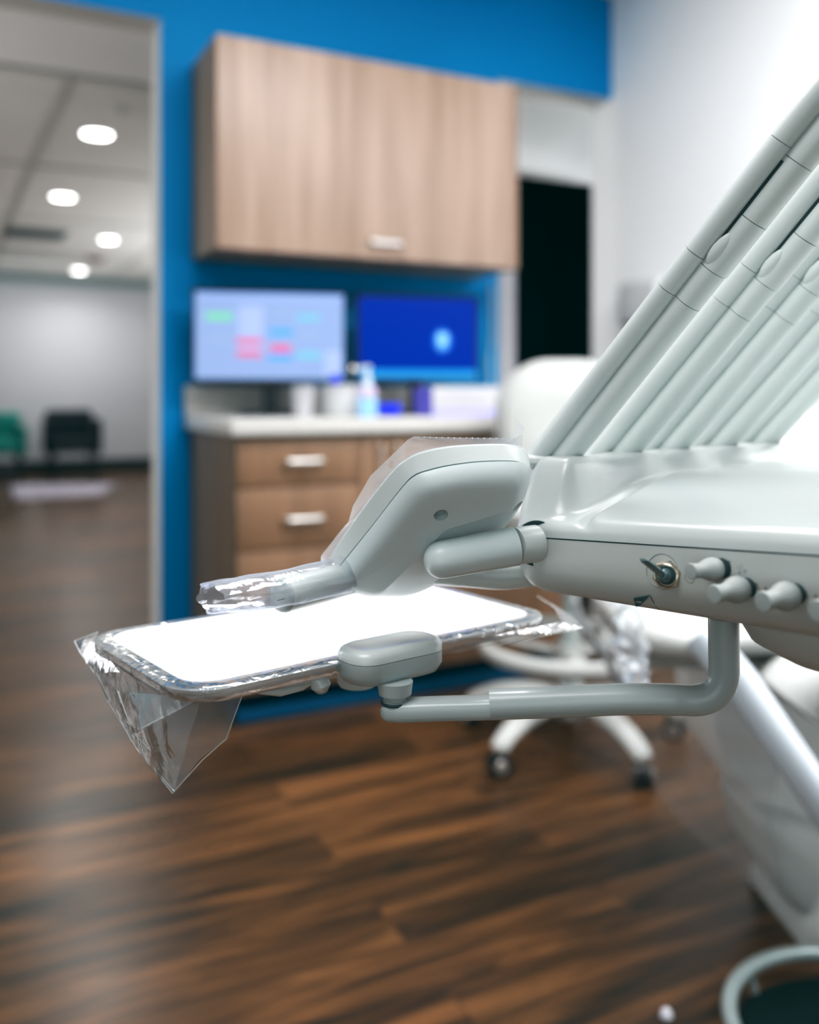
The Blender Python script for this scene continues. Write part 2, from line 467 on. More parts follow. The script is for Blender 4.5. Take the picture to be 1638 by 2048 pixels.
DL = [(0.76, 5.38), (0.78, 7.22), (1.38, 9.05), (1.42, 11.5)]
DLN = ['nearest of the four round hall downlights, largest and topmost', 'second hall downlight, lower left of the largest one',
       'third hall downlight, furthest right near the door edge', 'farthest and smallest hall downlight, lowest of the four']
for (x, y), lb in zip(DL, DLN):
    t = thing('downlight', 'glowing white ceiling light, ' + lb, 'ceiling light', (x, y, ZC-0.02), 'round downlights in the hall ceiling')
    bm = nb(); lathe(bm, Vector((x, y, ZC-0.001)), Vector((0, 0, -1)), [(0, 0.090), (0.010, 0.088), (0.012, 0.080), (0.006, 0.077)], 40, cap=False)
    obj('trim_ring', bm, M['white_pl'], t)
    bm = nb(); lathe(bm, Vector((x, y, ZC-0.003)), Vector((0, 0, -1)), [(0, 0.076), (0.006, 0.072), (0.009, 0.04)], 40)
    obj('diffuser', bm, M['lamp'], t)
t = thing('ceiling_vent', 'dark slatted square air vent in the hall ceiling', 'vent', (0.74, 9.0, ZC-0.02))
bm = nb(); box(bm, (0.48, 8.75, ZC-0.012), (1.00, 9.25, ZC-0.001), 0.003); obj('frame', bm, M['vent'], t)
bm = nb()
for k in range(7): box(bm, (0.52, 8.80+k*0.06, ZC-0.02), (0.96, 8.83+k*0.06, ZC-0.0125))
obj('slats', bm, M['dark_gap'], t)
t = thing('smoke_detector', 'small dull red round alarm on the hall ceiling beside the farthest downlights', 'alarm', (1.44, 10.33, ZC-0.05))
bm = nb(); lathe(bm, Vector((1.44, 10.33, ZC-0.001)), Vector((0, 0, -1)), [(0, 0.10), (0.02, 0.10), (0.045, 0.07), (0.05, 0.03)], 28); obj('housing', bm, M['red'], t)
bm = nb(); lathe(bm, Vector((1.44, 10.33, ZC-0.051)), Vector((0, 0, -1)), [(0, 0.025), (0.01, 0.02)], 20); obj('sensor', bm, M['dark_gap'], t)
t = thing('sprinkler_head', 'small brownish sprinkler on the hall ceiling just above the nearest downlight', 'sprinkler', (0.80, 4.85, ZC-0.03))
bm = nb(); lathe(bm, Vector((0.80, 4.85, ZC)), Vector((0, 0, -1)), [(0, 0.04), (0.006, 0.038), (0.01, 0.012), (0.03, 0.012), (0.032, 0.022), (0.035, 0.022)], 24); obj('cap', bm, M['trim_paint'], t)

# chairs and pale floor patch at the far end of the hall
def armchair(c, w, zt, zs, m, label, legs_m):
    t = thing('armchair', label, 'chair', (c.x, c.y, 0))
    x0, x1 = c.x-w/2, c.x+w/2; y0 = c.y
    bm = nb(); box(bm, (x0+0.07, y0-0.35, zs-0.10), (x1-0.07, y0+0.22, zs+0.05), 0.035, 3); obj('seat', bm, m, t)
    bm = nb(); box(bm, (x0+0.03, y0+0.20, zs-0.09), (x1-0.03, y0+0.33, zt), 0.05, 3); obj('backrest', bm, m, t)
    for s_ in (x0, x1-0.08):
        bm = nb(); box(bm, (s_, y0-0.33, zs-0.12), (s_+0.08, y0+0.28, zt-0.10 if w < 0.7 else zs+0.2), 0.03, 3); obj('armrest', bm, m, t)
    for sx in (x0+0.05, x1-0.09):
        for sy in (y0-0.30, y0+0.22):
            bm = nb(); tube(bm, [Vector((sx+0.02, sy, zs-0.11)), Vector((sx+0.02, sy, 0))], [0.022, 0.014], 12); obj('leg', bm, legs_m, t)
    return t
c = onY(143, 938, 11.45)
armchair(c, 0.60, 0.80, 0.42, M['navy'], 'black upholstered armchair standing against the far hall wall', M['black'])
c = onY(-28, 950, 11.2)
armchair(c, 0.80, 0.78, 0.44, M['green'], 'teal green armchair cut by the left edge of the photo', M['black'])
bm = nb()  # thin pale lavender slab on the hall floor
pr = [onZ(18, 970, 0.004), onZ(150, 968, 0.004), onZ(235, 968, 0.004), onZ(200, 990, 0.004), onZ(30, 999, 0.004)]
for p in pr: p.z = 0.001
prism(bm, pr, Vector((0, 0, 0.008)))
tag(obj('pale_floor_patch', bm, M['patch']), 'pale lavender patch on the hall floor before the black armchair', 'patch')
t = thing('low_stool', 'black low round stool at the left edge before the green armchair', 'stool', onZ(-8, 1010, 0))
b0 = onZ(-8, 1005, 0)
bm = nb(); lathe(bm, b0+Vector((0, 0, 0.24)), Vector((0, 0, 1)), [(0, 0.14), (0.01, 0.17), (0.08, 0.17), (0.10, 0.14)], 28); obj('seat', bm, M['navy'], t)
for k in range(3):
    a = k*2.094+0.4; bm = nb(); tube(bm, [b0+Vector((0.10*math.cos(a), 0.10*math.sin(a), 0.245)), b0+Vector((0.14*math.cos(a), 0.14*math.sin(a), 0))], 0.014, 10); obj('leg', bm, M['black'], t)

# ================================================================== CABINETS
def bar_handle(p0, p1, parent, r=0.006, off=0.03):
    """bar pull standing off along -Y between two points on a door face"""
    bm = nb(); d = (p1-p0).normalized(); o = Vector((0, -off, 0))
    tube(bm, bend([p0, p0+o, p1+o, p1], 0.012, 4), (r, r*1.5) if True else r, 12)
    return bm

UX0, UX1, UY, UZ0, UZ1 = 0.778, 1.925, 2.92, 1.47, 2.155
t = thing('wall_cabinet', 'light oak wall cabinet with one lift-up door hung on the blue wall', 'cabinet', ((UX0+UX1)/2, 3.08, UZ0))
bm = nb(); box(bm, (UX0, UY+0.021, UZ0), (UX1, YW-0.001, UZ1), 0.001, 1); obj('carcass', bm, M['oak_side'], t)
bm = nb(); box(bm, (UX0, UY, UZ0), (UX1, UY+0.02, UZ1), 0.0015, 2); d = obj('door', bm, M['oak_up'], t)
q0, q1 = onY(737, 486, UY), onY(797, 488, UY); q1.z = q0.z
bm = bar_handle(q0, q1, d); obj('handle', bm, M['nickel'], d)

BX0, BX1, BY, KY = 0.772, 2.02, 2.675, 2.745
CT, CU = 0.925, 0.878
t = thing('base_cabinet', 'oak base cabinet with three drawers and doors under the white counter', 'cabinet', ((BX0+BX1)/2, 2.95, 0))
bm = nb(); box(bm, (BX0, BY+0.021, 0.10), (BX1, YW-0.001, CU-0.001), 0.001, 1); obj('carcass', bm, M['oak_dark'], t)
bm = nb(); box(bm, (BX0+0.02, KY, 0), (BX1, YW-0.01, 0.0995)); obj('toe_kick', bm, M['toe'], t)
bm = nb(); box(bm, (BX0+0.02, KY-0.014, 0), (BX1, KY-0.0005, 0.045), 0.006, 2); obj('base_strip', bm, M['base_blue'], t)
def xat(px): return onY(px, 900, BY).x
def zat(px, py): return onY(px, py, BY).z
DXR = xat(722)
zz = [CU-0.012, zat(560, 975), zat(560, 1101), zat(560, 1230), 0.105]
zz = [CU-0.012, 0.715, 0.545, 0.335, 0.105]
zz[1] = zat(560, 973); zz[2] = zat(560, 1098)
zz[3] = zz[2]-(zz[1]-zz[2])*1.25
for i in range(4):
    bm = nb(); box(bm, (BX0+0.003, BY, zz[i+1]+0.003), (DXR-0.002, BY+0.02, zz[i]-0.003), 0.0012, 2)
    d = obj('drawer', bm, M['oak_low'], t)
    hy = [922, 1037][i] if i < 2 else None
    a, b = onY(570, 922, BY), onY(640, 918, BY)
    z = onY(605, hy, BY).z if hy else (zz[i]+zz[i+1])/2+0.02
    a.z = b.z = z
    obj('handle', bar_handle(a, b, d), M['nickel'], d)
xs = [DXR+0.002, xat(772), DXR+(xat(772)-DXR)+0.45, BX1-0.003]
xs = [DXR, xat(773), xat(773)+0.40, BX1-0.003]
for i in range(3):
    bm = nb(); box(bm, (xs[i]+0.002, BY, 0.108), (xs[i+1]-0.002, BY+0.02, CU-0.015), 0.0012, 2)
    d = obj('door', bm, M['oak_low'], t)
    hx = [xat(757), xat(789), xat(789)+0.35][i]
    a, b = Vector((hx, BY, onY(757, 885, BY).z-0.01)), Vector((hx, BY, onY(757, 885, BY).z-0.13))
    obj('handle', bar_handle(a, b, d), M['nickel'], d)

t = thing('countertop', 'white solid countertop with backsplash on the oak base cabinet', 'countertop', (1.39, 2.95, CU))
bm = nb(); box(bm, (BX0-0.022, BY-0.03, CU), (XR0+0.03, YW-0.001, CT), 0.006, 3); obj('slab', bm, M['counter'], t)
bm = nb(); box(bm, (BX0-0.022, YW-0.022, CT), (XR0, YW-0.001, CT+0.105), 0.004, 2); obj('backsplash', bm, M['counter'], t)

# ------------------------------------------------------------------ monitors
def monitor(corners, zt, zb, label, smat, draw=None, stand_px=None):
    (xa, da), (xb, db) = corners
    A = C(xa, da, 0); B = C(xb, db, 0); A.z = B.z = 0
    e = (B-A).normalized(); n = Vector((e.y, -e.x, 0))   # n points to the room (towards -Y)
    if n.y > 0: n = -n
    w = (B-A).length; mid = (A+B)/2
    t = thing('monitor', label, 'monitor', (mid.x, mid.y, CT))
    up = Vector((0, 0, 1))
    c = mid + up*(zt+zb)/2
    bm = nb(); obox(bm, c - n*0.016, e, n, up, (w/2, 0.015, (zt-zb)/2), 0.006, 3); obj('casing', bm, M['black'], t)
    sw, sh = w/2-0.010, (zt-zb)/2-0.011
    bm = nb(); obox(bm, c + n*0.0003, e, n, up, (sw, 0.0008, sh)); s = obj('screen', bm, smat, t, smooth=0)
    if draw: draw(c + n*0.0014, e, up, sw, sh, s)
    b = mid - n*0.035
    zb_ = CT
    bm = nb(); tube(bm, [Vector((b.x, b.y, zb_+0.012)), Vector((b.x, b.y, zb+0.08))], [(0.028, 0.014), (0.02, 0.012)], 16, up=n); obox(bm, b - n*0.012+up*(zb+0.07), e, n, up, (0.04, 0.016, 0.04), 0.004); obj('neck', bm, M['black'], t)
    bm = nb(); loft(bm, [[b + e*x + n*y + up*(zb_+z) for x, y in rrect(0.22*s2, 0.16*s2, 0.05*s2)] for z, s2 in ((0.0005, 1), (0.006, 1), (0.012, 0.93), (0.014, 0.3))]); obj('stand_base', bm, M['black'], t)
    return t

def em(name, col, s=1.0): return emission(name, col, s)
E_ = {'bg': em('screen_pale', (0.31, 0.43, 0.76), 0.80), 'hdr': em('screen_head', (0.30, 0.42, 0.80), 0.95), 'col': em('screen_column', (0.42, 0.54, 0.90), 0.80),
      'green': em('screen_green', (0.22, 0.66, 0.42), 0.9), 'red': em('screen_red', (0.72, 0.16, 0.33), 0.9), 'blue': em('screen_blue', (0.10, 0.40, 0.93), 0.9),
      'teal': em('screen_teal', (0.20, 0.55, 0.72), 0.9), 'grey': em('screen_greyblue', (0.30, 0.42, 0.68), 0.9), 'navy': em('screen_navy', (0.0, 0.032, 0.33), 0.85),
      'cyan': em('screen_cyan', (0.02, 0.30, 0.72), 0.9), 'glow': em('screen_glow', (0.015, 0.20, 0.80), 0.9), 'white': em('screen_logo', (0.30, 0.62, 1.0), 1.0)}
def sched(c, e, up, sw, sh, s):
    # (x0, y0, x1, y1) in the photo's pixels of the crop of the screen
    X0, X1, Y0, Y1 = 392, 686, 583, 757
    def r(x0, y0, x1, y1, k, lift):
        n = e.cross(up); 
        if n.y > 0: n = -n
        bm = nb()
        fx = lambda x: (x-X0)/(X1-X0)*2*sw-sw
        fy = lambda y: sh-(y-Y0)/(Y1-Y0)*2*sh
        obox(bm, c + e*(fx(x0)+fx(x1))/2 + up*(fy(y0)+fy(y1))/2 + n*lift, e, n, up, ((fx(x1)-fx(x0))/2, 0.0001, (fy(y0)-fy(y1))/2))
        obj('screen_block', bm, E_[k], s, smooth=0)
    r(396, 586, 682, 598, 'hdr', 0.0002)
    r(476, 610, 524, 700, 'col', 0.0002); r(648, 700, 682, 752, 'col', 0.0002)
    r(412, 624, 464, 640, 'green', 0.0006); r(472, 675, 522, 688, 'red', 0.0006); r(472, 700, 522, 713, 'red', 0.0006)
    r(538, 688, 580, 704, 'red', 0.0006); r(534, 706, 582, 719, 'blue', 0.0006); r(536, 655, 584, 668, 'blue', 0.0006)
    r(590, 626, 638, 638, 'teal', 0.0006); r(592, 660, 638, 672, 'grey', 0.0006); r(592, 702, 640, 716, 'teal', 0.0006)
    r(412, 672, 464, 684, 'grey', 0.0006); r(540, 618, 584, 628, 'grey', 0.0006)
def tooth(c, e, up, sw, sh, s):
    n = e.cross(up)
    if n.y > 0: n = -n
    X0, X1, Y0, Y1 = 715, 955, 592, 757
    fx = lambda x: (x-X0)/(X1-X0)*2*sw-sw
    fy = lambda y: sh-(y-Y0)/(Y1-Y0)*2*sh
    bm = nb(); obox(bm, c + up*(-sh+0.014) + n*0.0002, e, n, up, (sw, 0.0001, 0.014)); obj('task_bar', bm, E_['cyan'], s, smooth=0)
    k = c + e*fx(884) + up*fy(680)
    bm = nb(); loft(bm, [[k + n*z + e*math.cos(a*0.2618)*0.034*q + up*math.sin(a*0.2618)*0.042*q for a in range(24)] for z, q in ((0.0001, 1.0), (0.0004, 0.96))]); obj('logo_glow', bm, E_['glow'], s, smooth=0)
    out = [(-0.015, 0.020), (-0.007, 0.025), (0, 0.020), (0.007, 0.025), (0.015, 0.020), (0.017, 0.006), (0.012, -0.008), (0.010, -0.024), (0.005, -0.026), (0.002, -0.010), (-0.002, -0.010), (-0.005, -0.026), (-0.010, -0.024), (-0.012, -0.008), (-0.017, 0.006)]
    bm = nb(); prism(bm, [k + n*0.0006 + e*x*1.15 + up*y*1.15 for x, y in out], n*0.0004); obj('tooth_logo', bm, E_['white'], s, smooth=0)
monitor(((-0.727, 3.095), (-0.2205, 3.210)), 1.355, 1.042, 'left monitor showing a pale schedule with coloured blocks', E_['bg'], sched)
monitor(((-0.189, 3.268), (0.2544, 3.392)), 1.358, 1.048, 'right monitor showing a dark blue screen with a glowing tooth', E_['navy'], tooth)

# ------------------------------------------------------------------ counter items
def counter_pt(px, Y): 
    p = onY(px, 800, Y); p.z = CT+0.0005; return p
b = counter_pt(690, 2.90)
t = thing('wipes_canister', 'wide white round canister between the two monitors on the counter', 'canister', b)
bm = nb(); lathe(bm, b, Vector((0, 0, 1)), [(0, 0.072), (0.004, 0.076), (0.085, 0.076), (0.088, 0.074)], 40); obj('tub', bm, M['white_pl'], t)
bm = nb(); lathe(bm, b+Vector((0, 0, 0.0885)), Vector((0, 0, 1)), [(0, 0.078), (0.012, 0.078), (0.016, 0.072), (0.018, 0.02)], 40); obj('lid', bm, M['white_pl'], t)
k = b+Cv(-0.033, 0, 0.107)
bm = nb(); lathe(bm, k, Vector((0, 0, 1)), [(0, 0.006), (0.003, 0.014), (0.010, 0.019), (0.018, 0.020), (0.028, 0.017), (0.035, 0.008)], 28)
tag(obj('blue_ball', bm, M['cobalt']), 'small cobalt blue ball sitting on the white canister lid', 'ball')
b = counter_pt(606, 2.93)
t = thing('paper_cup', 'small white cylinder standing under the left monitor beside its stand', 'cup', b)
bm = nb(); lathe(bm, b, Vector((0, 0, 1)), [(0, 0.030), (0.002, 0.032), (0.095, 0.038), (0.099, 0.040), (0.102, 0.038)], 32); obj('cup', bm, M['card'], t)
b = counter_pt(735, 2.76)
t = thing('pump_bottle', 'hand gel pump bottle with blue liquid in front of the monitors', 'bottle', b)
bm = nb(); loft(bm, [[b + Cv(x, y, z) for x, y in rrect(0.062*q, 0.042*q, 0.016*q)] for z, q in ((0, .92), (0.004, 1), (0.075, 1), (0.095, .86), (0.105, .5), (0.112, .42), (0.116, .40))]); obj('body', bm, M['gel'], t)
bm = nb(); loft(bm, [[b + Cv(x, y, z) for x, y in rrect(0.0625*q, 0.043*q, 0.016*q)] for z, q in ((0.066, 1.01), (0.076, 1.01), (0.095, .88), (0.10, .7))], cap0=False, cap1=False); obj('label', bm, M['pinkish'], t)
bm = nb(); lathe(bm, b+Vector((0, 0, 0.1165)), Vector((0, 0, 1)), [(0, 0.015), (0.016, 0.015), (0.018, 0.006), (0.040, 0.005), (0.042, 0.012), (0.052, 0.011)], 24)
tube(bm, [b+Cv(0, 0, 0.162), b+Cv(-0.030, -0.008, 0.160), b+Cv(-0.036, -0.01, 0.152)], 0.005, 12); obj('pump', bm, M['clear_pl'], t)
b = counter_pt(700, 3.02)
t = thing('twisted_pen', 'dark twisted pen-like stick behind the canister between the monitors', 'pen', b)
bm = nb(); tube(bm, crom([b+Vector((0, 0, 0)), b+Vector((0.005, 0, 0.06)), b+Vector((-0.006, 0, 0.11)), b+Vector((0.008, 0, 0.15))], 6), 0.006, 10); obj('stem', bm, M['lever'], t)
bm = nb(); lathe(bm, b+Vector((0.008, 0, 0.15)), Vector((0.1, 0, 1)), [(0, 0.006), (0.008, 0.013), (0.02, 0.012), (0.03, 0.004)], 16); obj('tip', bm, M['nut'], t)
b = counter_pt(779, 2.80)
t = thing('barrier_film_roll', 'short cobalt blue roll lying beside the pump bottle', 'roll', b)
ax = Cv(1, 0.1, 0).normalized()
bm = nb(); lathe(bm, b+Vector((0, 0, 0.022))-ax*0.037, ax, [(0, 0.014), (0, 0.021)]+[(0.004+0.0072*i+d2, 0.0215-0.002*(d2 > 0.002)) for i in range(9) for d2 in (0, 0.004)]+[(0.074, 0.021), (0.074, 0.014)], 28); obj('roll', bm, M['cobalt'], t)
bm = nb(); lathe(bm, b+Vector((0, 0, 0.022))-ax*0.039, ax, [(0, 0.009), (0, 0.0135), (0.078, 0.0135), (0.078, 0.009)], 24); obj('core', bm, M['card'], t)
# carton with purple end
A = counter_pt(866, 2.72); B = counter_pt(998, 2.74); ex = (B-A).normalized(); ey = Vector((-ex.y, ex.x, 0)); 
if ey.y < 0: ey = -ey
w = (B-A).length
t = thing('glove_carton', 'white and purple glove carton at the right end of the counter', 'box', (A+B)/2)
bm = nb(); obox(bm, (A+B)/2+ey*0.06+Vector((0, 0, 0.050)), ex, ey, Vector((0, 0, 1)), (w/2, 0.06, 0.050), 0.002); obj('carton', bm, M['card'], t)
bm = nb(); obox(bm, A-ex*0.0015+ey*0.06+Vector((0, 0, 0.050)), ex, ey, Vector((0, 0, 1)), (0.001, 0.058, 0.048)); obj('end_panel', bm, M['purple'], t)
bm = nb(); obox(bm, (A+B)/2-ey*0.0015+Vector((0, 0, 0.012)), ex, ey, Vector((0, 0, 1)), (w/2-0.002, 0.001, 0.011)); obj('lower_band', bm, M['lilac'], t)
bm = nb()
for i in range(6): obox(bm, A.lerp(B, 0.30+i*0.08)-ey*0.0015+Vector((0, 0, 0.052)), ex, ey, Vector((0, 0, 1)), (0.006, 0.0008, 0.009))
obj('faint_print', bm, M['smear'], t)
# hanging cable beside the wall end
bm = nb()
x0 = onY(1003, 560, 3.22)
pts = [Vector((2.00, 3.235, 1.45)), Vector((2.005, 3.232, 1.25)), Vector((1.985, 3.225, 1.12)), Vector((1.99, 3.22, 1.0)), Vector((1.97, 3.20, 0.935))]
tube(bm, crom(pts, 8), 0.006, 10)
tag(obj('power_cord', bm, M['cable']), 'grey cord hanging down the wall end beside the right monitor', 'cord')
# small white dispenser on the right wall
c1 = onX(1298, 605, XR)
t = thing('wall_dispenser', 'bright white rounded dispenser on the right wall behind the hose arms', 'dispenser', (XR-0.06, c1.y, c1.z-0.12))
bm = nb(); box(bm, (XR-0.10, c1.y-0.16, c1.z-0.10), (XR-0.001, c1.y+0.10, c1.z+0.09), 0.035, 4); obj('housing', bm, M['white_pl'], t)
bm = nb(); box(bm, (XR-0.085, c1.y-0.10, c1.z-0.13), (XR-0.02, c1.y+0.04, c1.z-0.101), 0.01, 2); obj('outlet', bm, M['white_pl'], t)

# ================================================================== ASSISTANT STOOL
sc_ = C(0.46, 2.64, -H)
st_t = thing('assistant_stool', 'white dental stool on a five-arm caster base with foot ring and backrest', 'stool', sc_)
def sp(r, a, z):
    a = math.radians(a); return C(0.46+r*math.cos(a), 2.64+r*math.sin(a), z-H)
bm = nb(); lathe(bm, sp(0, 0, 0.085), Vector((0, 0, 1)), [(0, 0.05), (0.01, 0.06), (0.06, 0.055), (0.09, 0.035)], 32); obj('hub', bm, M['uph'], st_t)
for k in range(5):
    a = -136+72*k
    bm = nb(); tube(bm, crom([sp(0.04, a, 0.135), sp(0.14, a, 0.135), sp(0.23, a, 0.118), sp(0.295, a, 0.088), sp(0.312, a, 0.070)], 5), [(0.036-0.011*i/20, 0.028-0.008*i/20) for i in range(21)], 16); l = obj('base_arm', bm, M['uph'], st_t)
    w0 = sp(0.312, a, 0.032)
    sw = a+55; axl = Cv(math.cos(math.radians(sw)), math.sin(math.radians(sw)), 0)
    for s_ in (-1, 1):
        bm = nb(); lathe(bm, w0+axl*(0.013*s_)-axl*0.010, axl, [(0, 0.022), (0.002, 0.0318), (0.018, 0.0318), (0.020, 0.022)], 28); obj('wheel', bm, M['black'], l)
        bm = nb(); lathe(bm, w0+axl*(0.0245*s_)-axl*0.0015, axl, [(0, 0.017), (0.003, 0.015)], 20); obj('wheel_hub', bm, M['nickel'], l)
    bm = nb(); lathe(bm, w0+Vector((0, 0, 0.004)), Vector((0, 0, 1)), [(0, 0.006), (0.028, 0.014), (0.045, 0.012)], 16); obj('caster_stem', bm, M['nickel'], l)
bm = nb(); lathe(bm, sp(0, 0, 0.17), Vector((0, 0, 1)), [(0, 0.030), (0.20, 0.030), (0.202, 0.024), (0.44, 0.024)], 24); obj('gas_column', bm, M['shell_g'], st_t)
bm = nb(); tube(bm, [sp(0.25, 5*k, 0.285) for k in range(73)], (0.013, 0.022), 14, cap=False)
for k in range(3): tube(bm, [sp(0.025, 30+120*k, 0.26), sp(0.24, 30+120*k, 0.283)], (0.022, 0.010), 12)
lathe(bm, sp(0, 0, 0.24), Vector((0, 0, 1)), [(0, 0.045), (0.05, 0.045)], 24); obj('foot_ring', bm, M['uph'], st_t)
bm = nb(); loft(bm, [[sp(r*q, 10*k, z) for k in range(36)] for z, r, q in ((0.60, .08, 1), (0.615, .17, 1), (0.63, .20, 1), (0.67, .205, 1), (0.69, .19, 1), (0.70, .1, 1))]); obj('seat', bm, M['uph'], st_t)
bm = nb(); tube(bm, [sp(0.04, -40, 0.58), sp(0.09, -30, 0.50), sp(0.10, -30, 0.34)], [0.006, 0.006, 0.007], 12); lathe(bm, sp(0.10, -30, 0.345), Vector((0, 0, -1)), [(0, 0.008), (0.02, 0.016), (0.05, 0.020), (0.065, 0.012)], 20); obj('height_lever', bm, M['uph'], st_t)
# backrest: shell with a cushion, top at about 1.1 m, seen straight on
def back_ring(sc, y, bulge):
    out = []
    for x, z in rrect(0.44*sc, 0.40*sc, 0.17*sc, 10):
        out.append(C(0.49+x, 2.92+y-bulge*0+0.25*(x**2), 0.105-0.20+z))
    return out
bm = nb(); loft(bm, [back_ring(s_, y, 0) for s_, y in ((0.80, -0.045), (0.93, -0.040), (0.985, -0.02), (1.0, 0.0), (0.97, 0.02), (0.8, 0.03))]); br = obj('backrest', bm, M['uph'], st_t)
bm = nb(); loft(bm, [back_ring(s_, y, 0) for s_, y in ((0.885, -0.048), (0.875, -0.062), (0.82, -0.068), (0.4, -0.070))], cap0=False); obj('cushion', bm, M['uph'], br)
bm = nb(); tube(bm, bend([sp(0.05, 90, 0.59), C(0.49, 2.99, 0.59-H), C(0.49, 2.97, 0.80-H)], 0.06), (0.025, 0.010), 12); obj('back_bracket', bm, M['uph'], st_t)

# ================================================================== DENTAL CHAIR (right edge)
ch = thing('dental_chair', 'white patient dental chair with lift link and base at the right edge', 'dental chair', C(1.0, 1.7, -H))
def rb(X0, X1, D0, D1, z0, z1, r=0.05, top=0.94, n=8):
    rings = []
    w, d = X1-X0, D1-D0; cx, cd = (X0+X1)/2, (D0+D1)/2
    for z, q in ((z0, 1.0), (z0+(z1-z0)*0.15, 1.0), (z0+(z1-z0)*0.75, (1+top)/2), (z0+(z1-z0)*0.93, top), (z1, top-0.05), (z1, 0.2)):
        rings.append([C(cx+x*q, cd+y*q, z-H) for x, y in rrect(w, d, r, n)])
    return rings
bm = nb(); loft(bm, [[C(x, y, z-H) for x, y in pl] for z, pl in (
    (0.001, [(0.700, 1.90), (0.712, 1.64), (0.78, 1.61), (1.45, 1.60), (1.45, 2.0), (0.80, 2.02)]),
    (0.025, [(0.698, 1.90), (0.710, 1.635), (0.78, 1.605), (1.45, 1.595), (1.45, 2.0), (0.80, 2.02)]),
    (0.16, [(0.735, 1.88), (0.750, 1.68), (0.81, 1.65), (1.42, 1.64), (1.42, 1.96), (0.82, 1.98)]),
    (0.19, [(0.78, 1.86), (0.79, 1.71), (0.84, 1.69), (1.40, 1.68), (1.40, 1.92), (0.85, 1.94)]))]); obj('base_cover', bm, M['uph'], ch, smooth=60)
lk = [(1416, 1340), (1414, 1400), (1420, 1470), (1440, 1530), (1480, 1590), (1530, 1645), (1600, 1705), (1720, 1770), (1900, 1800), (1900, 1500), (1640, 1400), (1520, 1330), (1460, 1310)]
ring = crom([P(x, y, 1.72) for x, y in lk], 4, True)
cen = sum(ring, Vector())/len(ring)
fw = Cv(0, 1, 0)
bm = nb(); loft(bm, [[cen+(p-cen)*q+fw*d for p in ring] for d, q in ((0.0, 0.80), (0.012, 0.93), (0.04, 1.0), (0.20, 1.0), (0.23, 0.95), (0.24, 0.7))]); obj('lift_link', bm, M['link'], ch, smooth=60)
lk2 = [(1522, 1640), (1526, 1700), (1545, 1760), (1620, 1850), (1800, 1900), (1900, 1800), (1720, 1700), (1600, 1650)]
ring = crom([P(x, y, 1.66) for x, y in lk2], 4, True); cen = sum(ring, Vector())/len(ring)
bm = nb(); loft(bm, [[cen+(p-cen)*q+fw*d for p in ring] for d, q in ((0.0, 0.75), (0.012, 0.92), (0.04, 1.0), (0.20, 1.0), (0.22, 0.9))]); obj('pedestal', bm, M['uph'], ch, smooth=60)
bm = nb(); tube(bm, [P(1400, 1270, 1.42), P(1478, 1360, 1.38), P(1640, 1598, 1.33), P(1780, 1810, 1.32), C(0.93, 1.46, 0.20-H), C(1.02, 1.72, 0.12-H)], (0.028, 0.026), 24, prof=0.8); obj('boom_arm', bm, M['blue_shell'], ch)
bm = nb(); tube(bm, [P(1440, 1250, 1.62), P(1460, 1390, 1.60)], 0.030, 20); obj('boom_post', bm, M['blue_shell'], ch)
# seat and legrest cushions
bm = nb()
path = [C(0.38, 1.78, 0.575-H), C(0.44, 1.78, 0.585-H), C(0.62, 1.78, 0.60-H), C(0.85, 1.76, 0.60-H), C(1.15, 1.74, 0.60-H)]
tube(bm, crom(path, 5), [(0.16+0.12*min(1, i/6), 0.016+0.026*min(1, i/4)) for i in range(21)], 28, prof=0.7); obj('seat_cushion', bm, M['uph'], ch, smooth=60)
bm = nb(); tube(bm, crom([C(0.41, 1.80, 0.538-H), C(0.62, 1.80, 0.535-H), C(0.86, 1.78, 0.52-H), C(1.2, 1.75, 0.50-H)], 5), (0.20, 0.020), 24, prof=0.6); obj('seat_frame', bm, M['uph'], ch, smooth=60)
bm = nb(); tube(bm, crom([C(0.98, 1.82, 0.62-H), C(0.93, 1.92, 0.76-H), C(0.86, 2.05, 0.90-H), C(0.80, 2.14, 0.955-H)], 5), [(0.18, 0.04)]*14+[(0.12, 0.03), (0.06, 0.02)], 28, prof=0.75); obj('backrest', bm, M['uph'], ch, smooth=60)
bm = nb(); tube(bm, crom([P(1570, 1400, 1.5), P(1600, 1370, 1.5), P(1660, 1350, 1.5), P(1760, 1370, 1.5)], 5), [(0.035, 0.03)]+[(0.06, 0.055)]*15, 24); obj('armrest', bm, M['uph'], ch, smooth=60)

# protective film hanging from the chair
A = [P(1300, 1300, 1.60), P(1360, 1300, 1.62), P(1440, 1300, 1.64), P(1540, 1320, 1.66)]
B_ = [P(1300, 1560, 1.62), P(1390, 1660, 1.60), P(1450, 1730, 1.60), P(1530, 1795, 1.60)]
A = [P(1330, 1335, 1.60), P(1400, 1330, 1.60), P(1470, 1340, 1.60), P(1560, 1380, 1.60)]
bm = nb(); sheet(bm, A, B_, 30, 24, 0.022, 7, 3)
tag(obj('chair_film_sheet', bm, M['film_cover'], fixn=False, smooth=60), 'large crumpled clear plastic sheet hanging from the dental chair to the floor', 'plastic sheet')
bm = nb(); tube(bm, crom([P(1262, 1195, 1.35), P(1260, 1250, 1.35), P(1262, 1310, 1.35), P(1275, 1362, 1.35)], 8), [(0.026+0.007*math.sin(i*1.1), 0.020+0.004*math.cos(i*0.9)) for i in range(25)], 22)
for v in bm.verts: v.co += noise.noise_vector(v.co*22)*0.012
tag(obj('hanging_film_bag', bm, M['film_soft'], smooth=60), 'crumpled clear plastic bag hanging under the control head', 'plastic bag')
